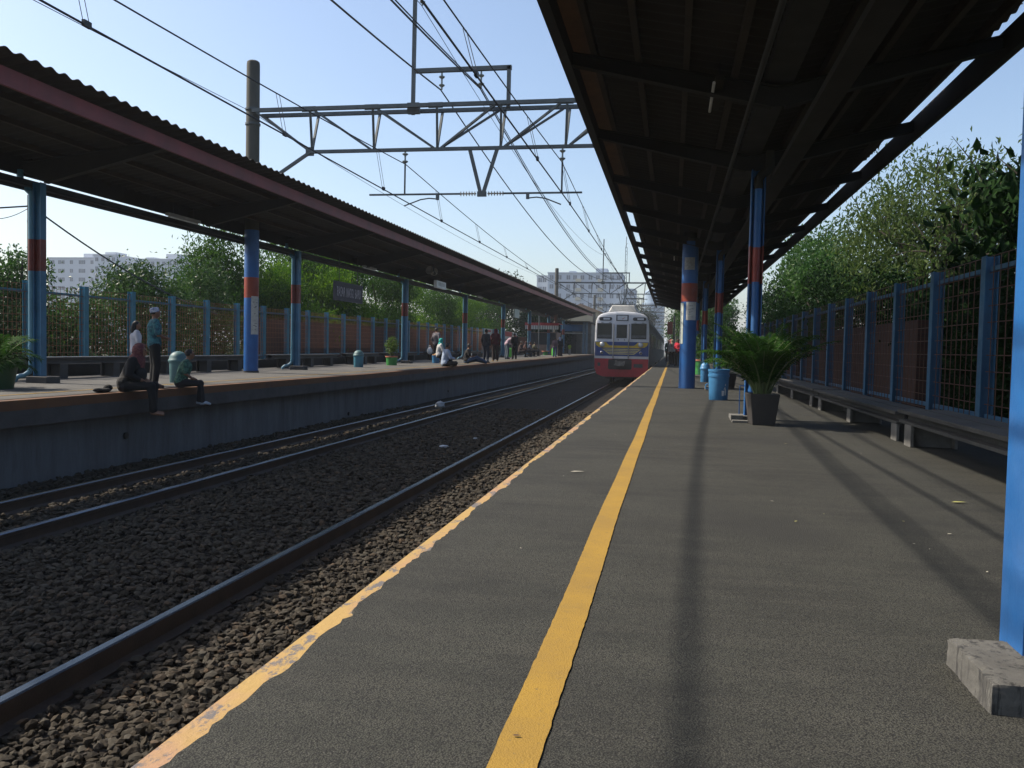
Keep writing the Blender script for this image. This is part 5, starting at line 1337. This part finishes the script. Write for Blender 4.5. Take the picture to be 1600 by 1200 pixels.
tree('shrub','tall glossy shrub in front of the pale tower blocks',(-15.2,22.4,GZ),1.0,.07,[(0,-.5,2.6,1.0,1.2,1.2),(.2,1.0,2.7,.9,1.2,1.3),(-.3,.3,3.7,.8,.7,.6),(.3,.1,1.2,.9,1.8,.9)],760,28,.115,.17,L_hedge,24,'shrubs along the far fence',cat='shrub')
tree('shrub','glossy shrub just left of the round far mast',(-15.0,25.6,GZ),1.0,.07,[(0,0,2.4,1.0,1.2,1.2),(.1,.2,3.7,.6,.7,.9),(.2,.4,1.2,.9,1.4,.9)],520,28,.115,.17,L_hedge,25,'shrubs along the far fence',cat='shrub')
def feather(lab,loc,h,seed,m,s=1.,n=640):
    rr=random.Random(seed); B=[]
    for i in range(6):
        B.append((rr.uniform(-1.6,1.6)*s,rr.uniform(-2.,2.)*s,rr.uniform(.45,.98)*h,rr.uniform(.9,1.5)*s,rr.uniform(1.0,1.7)*s,rr.uniform(.7,1.2)*s))
    B.append((.8*s,0,.28*h,1.4*s,2.4*s,1.0*s)); B.append((.6*s,-.6*s,.52*h,1.5*s,2.4*s,1.1*s))
    return tree('tree',lab,loc,h*.4,.12,B,n,34,.19,.24,m,seed,GA,aspect=.28,droop_=.7)
feather('tall feathery green tree rising left of the round far mast above the fence',(-17.2,33.2,GZ),6.2,31,L_feath2,1.0,760)
feather('bright green feathery tree right behind the round far mast',(-15.6,34.6,GZ),5.0,32,L_feath,.85,700)
feather('feathery tree behind the second slim far column',(-16.6,38.6,GZ),6.6,33,L_feath2)
feather('feathery tree seen behind the station name sign',(-17.2,41.5,GZ),6.2,34,L_feath)
feather('feathery tree above the fence behind the green planter',(-16.4,47.0,GZ),6.4,35,L_feath2)
feather('bright feathery tree behind the third slim far column',(-17.0,53.0,GZ),6.2,36,L_feath)
feather('feathery tree behind the hanging white box',(-16.6,60.0,GZ),6.6,37,L_feath2)
feather('feathery tree beyond the woman with the white bag',(-17.,67.5,GZ),6.4,38,L_feath)
feather('dark feathery tree behind the standing group and posters',(-16.4,75.,GZ),7.,39,L_feath2,1.1)
tree('tree','tree crown just showing above the far canopy edge near its far end',(-17.6,88.,GZ),6.5,.2,[(0,0,8.0,2.2,2.4,1.6),(1.4,.6,7.2,1.6,1.6,1.2),(0,0,5,2.5,2.5,2)],260,26,.3,.4,L_dark,40,GA)
tree('tree','dark tree behind the kiosk at the far platform end',(-14.5,92.,GZ),3.5,.2,[(0,0,5.0,2.0,2.2,1.6),(1.8,.6,3.9,1.8,1.6,1.4),(0,0,2.6,2.5,2.5,1.6)],800,28,.28,.4,L_dark,41,GA)
tree('tree','small hazy tree showing above the train roof in front of the big block',(-7.4,150.,GZ),6.,.25,[(0,0,8.2,2.6,2.2,1.5),(2.3,.5,7.4,2.2,1.8,1.3),(-2.,.5,7.0,2.,1.8,1.3)],240,24,.35,.5,L_dark,42)
tree('tree','leafy tree hanging at the far end of the near platform',(2.2,64.,GZ),3.5,.2,[(0,0,5.2,1.9,2.4,1.6),(-1.0,.6,4.0,1.3,1.6,1.1),(.6,0,2.6,2.,2.2,1.6)],260,26,.26,.36,L_mid,43)
for i,(x,y,h,lab) in enumerate(((3.6,80.,6.5,'hazy tree beyond the far end of the near canopy'),(1.6,104.,7.,'hazy tree small beside the vanishing tracks'),(5.,96.,8.,'tall hazy tree far beyond the near brick wall'))):
    tree('tree',lab,(x,y,GZ),h*.5,.2,[(0,0,h*.8,1.8,2.2,h*.22),(-.8,.6,h*.55,1.5,1.8,h*.2),(.6,0,h*.35,1.8,2.2,h*.22)],330,26,.28,.36,L_mid if i else L_dark,60+i,'trees beyond the near platform end')
t=thing('signal_post','dark post with a dull red box at the far end of the near platform','signal',(.05,56.,0))
g=MB(); g.tube([(0,0,0),(0,0,3.1)],.06,10); g.build('post',STEELD,t)
MB().bx(-.42,-.08,-.12,.12,1.9,2.7).build('box',REDL,t); MB().bx(-.079,.0,-.03,.03,2.2,2.26).build('bracket',STEELD,t)
for i,(y,lab) in enumerate(((4.5,'dark backdrop hedge nearest the camera behind the near fence'),(13.5,'dark backdrop hedge behind the bays where the near brick wall starts'),(23.,'dark backdrop hedge rising over the near brick wall beyond the palm'))):
    tree('shrub',lab,(6.6,y,GZ),1.4,.1,[(0,-2.6,1.6,.8,2.8,1.8),(.3,2.6,1.7,.9,2.8,1.9),(-.2,0,2.6,.8,3.0,1.2)],900,30,.16,.2,L_dark,70+i,'shrubs along the near fence',cat='shrub')
# banana plant
t=thing('banana_plant','banana plant with long upright leaves just behind the far fence','plant',(-13.3,18.75,GZ))
def banana_leaf(L_,w,az,el,seed):
    g=MB(); r=random.Random(seed); n=10; p=Vector((0,0,.9)); e=el; vs=[];fs=[]
    for i in range(n+1):
        d=Vector((math.cos(az)*math.cos(e),math.sin(az)*math.cos(e),math.sin(e))); s=d.cross(Vector((0,0,1))).normalized(); u=s.cross(d)
        ww=w*math.sin(PI*min(1,max(.04,(i/n)*.96+.02)))**.6
        vs+= [p-s*ww+u*ww*.35,p,p+s*ww+u*ww*.35]; p=p+d*L_/n; e-=.09
    for i in range(n): a=i*3; fs+=[(a,a+1,a+4,a+3),(a+1,a+2,a+5,a+4)]
    g.add(vs,fs); return g
for i,(az,el,L_) in enumerate(((.9,1.25,1.3),(2.6,1.0,1.2),(4.4,.9,1.3),(5.6,.75,1.2),(3.5,1.4,1.2))): banana_leaf(L_,.13,az,el,i).build('leaf',LB,t,recalc=False,sharp=3)
MB().lathe([(.09,0),(.08,.5),(.06,1.0)],n=12).build('stalk',LPALMS,t)
# near side, behind the shaded fence
GR='trees beyond the near fence'
tree('tree','open dry leaved tree with bare twigs against the sky on the right',(6.5,22.4,GZ),3.6,.13,[(-.3,0,5.8,1.7,2.0,1.3),(-1.2,1.5,5.1,1.2,1.6,1.1),(.3,-1.5,5.0,1.4,1.6,1.2),(-.8,3.2,4.6,1.1,1.8,1.2),(-.6,0,3.7,1.6,2.6,1.0)],900,22,.14,.22,L_dry,51,GR,aspect=.36,droop_=.8,limbs=38,twigs=7)
tree('tree','dark broad leaved tree arching in from the right photo edge over the fence',(5.1,12.6,GZ),2.8,.09,[(-.35,.2,4.2,.75,1.0,.65),(.2,-.6,3.9,.8,.9,.8),(-.5,1.2,3.4,.6,1.0,.55),(.1,0,2.9,.8,1.2,.6)],230,14,.2,.2,L_dark,52,GR,aspect=.5,droop_=.7,limbs=16,twigs=2)
tree('tree','bright fresh leaved tree below the near canopy edge behind the fence',(5.6,33.5,GZ),3.4,.15,[(-.2,0,5.6,1.3,2.2,1.2),(-.6,-2.5,4.6,1.2,2.0,1.1),(-.4,3.,5.4,1.2,2.4,1.4)],330,26,.17,.2,L_mid,53,GR)
tree('shrub','dark overgrown creeper mass on the brick wall behind the near fence',(4.75,25.,GZ),1.4,.1,[(0,-7.5,2.9,.5,2.0,.75),(.1,-4.,3.2,.6,2.4,.9),(.1,0,3.4,.7,2.6,1.0),(.2,4.,3.8,.8,2.6,1.2),(.1,8.,3.9,.8,2.8,1.4),(.2,13,4.0,.9,3.,1.6),(.2,19,4.0,.9,3.,1.6),(.2,25,4.0,.9,3.,1.6)],900,30,.13,.17,L_dark,54,'shrubs along the near fence',cat='shrub')
tree('shrub','dark leafy shrub filling the near fence bays right of the brick wall',(4.4,9.6,GZ),1.,.06,[(0,0,1.8,.5,1.6,1.0),(0,1.8,2.0,.45,1.5,1.1),(.1,3.6,1.9,.4,1.4,1.1),(.1,-2.0,1.6,.5,1.6,1.0),(.1,1.4,3.1,.4,.8,.35),(.5,1.5,1.5,.5,3.,1.4)],1100,24,.13,.16,L_dark,55,'shrubs along the near fence',cat='shrub')
tree('tree','branch tips of a high tree dangling into the top right of the photo',(6.2,13.4,GZ),5.6,.12,[(-1.35,-.25,6.2,.32,.35,.22),(-1.3,.1,5.45,.22,.3,.16),(.1,-.3,6.6,1.0,.9,.6),(-.5,-.4,6.35,.6,.5,.3)],60,13,.105,.12,L_mid,56,GR,aspect=.42,droop_=.7,limbs=14,twigs=2)
tree('shrub','sunlit creeper tuft spilling over the near brick wall beyond the palm',(3.75,27.,GZ),1.2,.05,[(0,0,2.9,.3,1.6,.5),(0,4,3.1,.35,2.,.6),(.1,-3.5,2.9,.25,1.4,.35)],150,24,.11,.13,L_mid,57,'shrubs along the near fence',cat='shrub')

# ------------------------------------------------------------------ distant buildings
BWALL=mat('pale_tower_wall',(.52,.55,.60),.85,(.44,.47,.52),.05); BW2=mat('pale_blue_tower_wall',(.42,.47,.54),.85,(.36,.41,.48),.05)
WIN=mat('tower_window',(.10,.12,.15),.3,(.16,.18,.21),.3); BAL=mat('balcony_panel',(.48,.44,.34),.8,(.40,.37,.30),.3)
def tower(lab,x0,x1,y,h,floors,cols,dep=18,m=BWALL,rooms=(),cat='building',zlo=0,bands=(),sidewin=0):
    t=thing('apartment_block',lab,cat,((x0+x1)/2,y,GZ),0,'pale apartment blocks'); w=x1-x0; a=w/2
    g=MB(); g.bx(-a,a,0,dep,0,h); g.bx(-a-.15,a+.15,-.15,dep+.15,h,h+.35); g.build('wall',m,t)
    for i,(rx,rw,rh) in enumerate(rooms): g=MB(); g.bx(rx-rw/2,rx+rw/2,3,9,h+.351,h+rh); g.build('roof_house',m,t)
    fh=h/floors; first=None; n=0
    for r in range(floors):
        if r*fh<zlo: continue
        for c in cols:
            if n>=98: break
            if first is None:
                g=MB(); g.bx(-.55,-.06,-.06,.0,0,1.25); g.bx(.06,.55,-.06,.0,0,1.25); o=first=g.build('window',WIN,t)
            else: o=first.copy(); COL.objects.link(o)
            o.parent=t; o.location=(-a+c*w,-.005,r*fh+fh*.35); n+=1
    for bx_,bw in bands:
        for r in range(floors):
            if r*fh<zlo: continue
            g=MB(); g.bx(-a+bx_*w-bw/2,-a+bx_*w+bw/2,-.7,-.002,r*fh+fh*.1,r*fh+fh*.42); g.build('balcony',BAL,t)
    return t
cols=lambda n:[(i+.5)/n for i in range(n)]
# scale to about 260 m away
tower('leftmost pale apartment block seen between the far canopy column and the shrubs',-208.5,-190.,260,29.0,10,[.10,.24,.31,.48,.66,.73,.90],rooms=((5.,6.,1.9),),zlo=9)
tower('taller pale apartment block joined to the right of the leftmost one',-189.9,-181.5,258,29.8,10,[.15,.42,.65,.88],rooms=((0,4.,1.4),),zlo=9)
tower('lower pale apartment block just left of the feathery tree',-187.,-176.,268,28.4,10,[.2,.5,.8],rooms=((0,4.,1.),),zlo=12)
tower('pale apartment block with two roof houses above the glossy shrub',-176.,-161.5,262,28.8,10,[.08,.22,.36,.50,.64,.78,.92],rooms=((3.5,5.,2.2),(-5,3.,1.1)),zlo=9)
tower('narrow pale block left of the big block over the far canopy end',-41.4,-38.,262,24.,9,[.3,.7],zlo=7,dep=10)
tower('big pale blue apartment block above the train and far canopy end',-37.4,-15.4,258,24.6,9,[.05,.16,.28,.37,.47,.58,.68,.77,.87,.96],m=BW2,rooms=((-4,2.,1.),(4.8,3.4,1.8)),zlo=6,bands=((.42,1.6),(.72,1.6)))
tower('lower pale wing right of the big block above the train',-15.,-11.2,254,19.6,7,[.25,.75],m=BW2,zlo=6,dep=12)
t=thing('domed_tower','slim distant blue grey tower with stepped rounded top above the train roof','building',(-7.6,330.,GZ))
MB().lathe([(4.2,0),(4.2,20.),(3.4,20.2),(3.4,24.),(2.2,25.),(1.2,27.),(.2,27.6)],n=20).build('wall',mat('tower_blue_glass',(.28,.36,.45),.4,(.20,.28,.37),.2),t)
g=MB()
for i in range(14): g.lathe([(4.24,3+i*1.2),(4.26,3.1+i*1.2),(4.26,3.5+i*1.2),(4.24,3.6+i*1.2)],n=20,cap=False)
g.build('window_band',WIN,t)
t=thing('house','low cream house roof glimpsed right of the far canopy end','house',(-11.5,118.,GZ)); MB().bx(-3.5,1.5,0,8,0,7.2).build('wall',mat('cream_wall',(.42,.36,.26),.8,(.33,.28,.2),.6),t)
g=MB(); g.prism([(-3.9,7.2),(1.9,7.2),(-1,8.3)],'y',-.4,8.4); g.build('roof',mat('dull_tile_roof',(.30,.20,.13),.85,(.2,.13,.09),1.2),t)
# the air: a thin even haze
hz,N,L,b=custom('haze_air'); N.remove(b); pv=N.new('ShaderNodeVolumePrincipled'); pv.inputs['Color'].default_value=(.86,.92,1.,1); pv.inputs['Density'].default_value=.0005; pv.inputs['Anisotropy'].default_value=.0
L.new(pv.outputs[0],N['Material Output'].inputs['Volume'])
g=MB(); g.bx(-2520,2520,-620,4020,-2.25,33.); tag(g.build('haze',hz),kind='stuff')
# ------------------------------------------------------------------ camera, light, sky
f_=1350.; d=Vector((251.,51.5,-f_)).normalized(); q=Vector((1251.,51.5-21.,-f_)); u=q.cross(d).normalized(); rt=d.cross(u)
Rcw=Matrix((rt,d,u))       # camera -> world
cam=bpy.data.cameras.new('camera'); co=bpy.data.objects.new('camera',cam); COL.objects.link(co)
cam.sensor_fit='HORIZONTAL'; cam.sensor_width=36; cam.lens=36*f_/1600; cam.clip_start=.05; cam.clip_end=6000
co.matrix_world=Matrix.Translation((0,0,.85))@Rcw.to_4x4(); scene.camera=co
sd=Vector((1.,-.035,-1.04)).normalized()      # direction the sunlight travels
sun=bpy.data.lights.new('sun','SUN'); sun.energy=4.7; sun.angle=math.radians(.53); sun.color=(1.,.90,.76)
so=bpy.data.objects.new('sun',sun); COL.objects.link(so); so.rotation_euler=sd.to_track_quat('-Z','Y').to_euler(); so.location=(-30,0,40)
w=bpy.data.worlds.new('World'); scene.world=w; w.use_nodes=True; N=w.node_tree.nodes; L=w.node_tree.links
sky=N.new('ShaderNodeTexSky'); sky.sky_type='NISHITA'; sky.sun_disc=False; sky.sun_elevation=math.asin(-sd.z); sky.sun_rotation=math.atan2(-sd.x,-sd.y)
sky.air_density=1.; sky.dust_density=2.1; sky.ozone_density=1.5
L.new(sky.outputs[0],N['Background'].inputs[0]); N['Background'].inputs[1].default_value=.13
vs=scene.view_settings; vs.view_transform='Standard'; vs.look='None'; vs.exposure=.65; vs.gamma=1
scene.cycles.max_bounces=6; scene.cycles.diffuse_bounces=3; scene.cycles.transparent_max_bounces=8
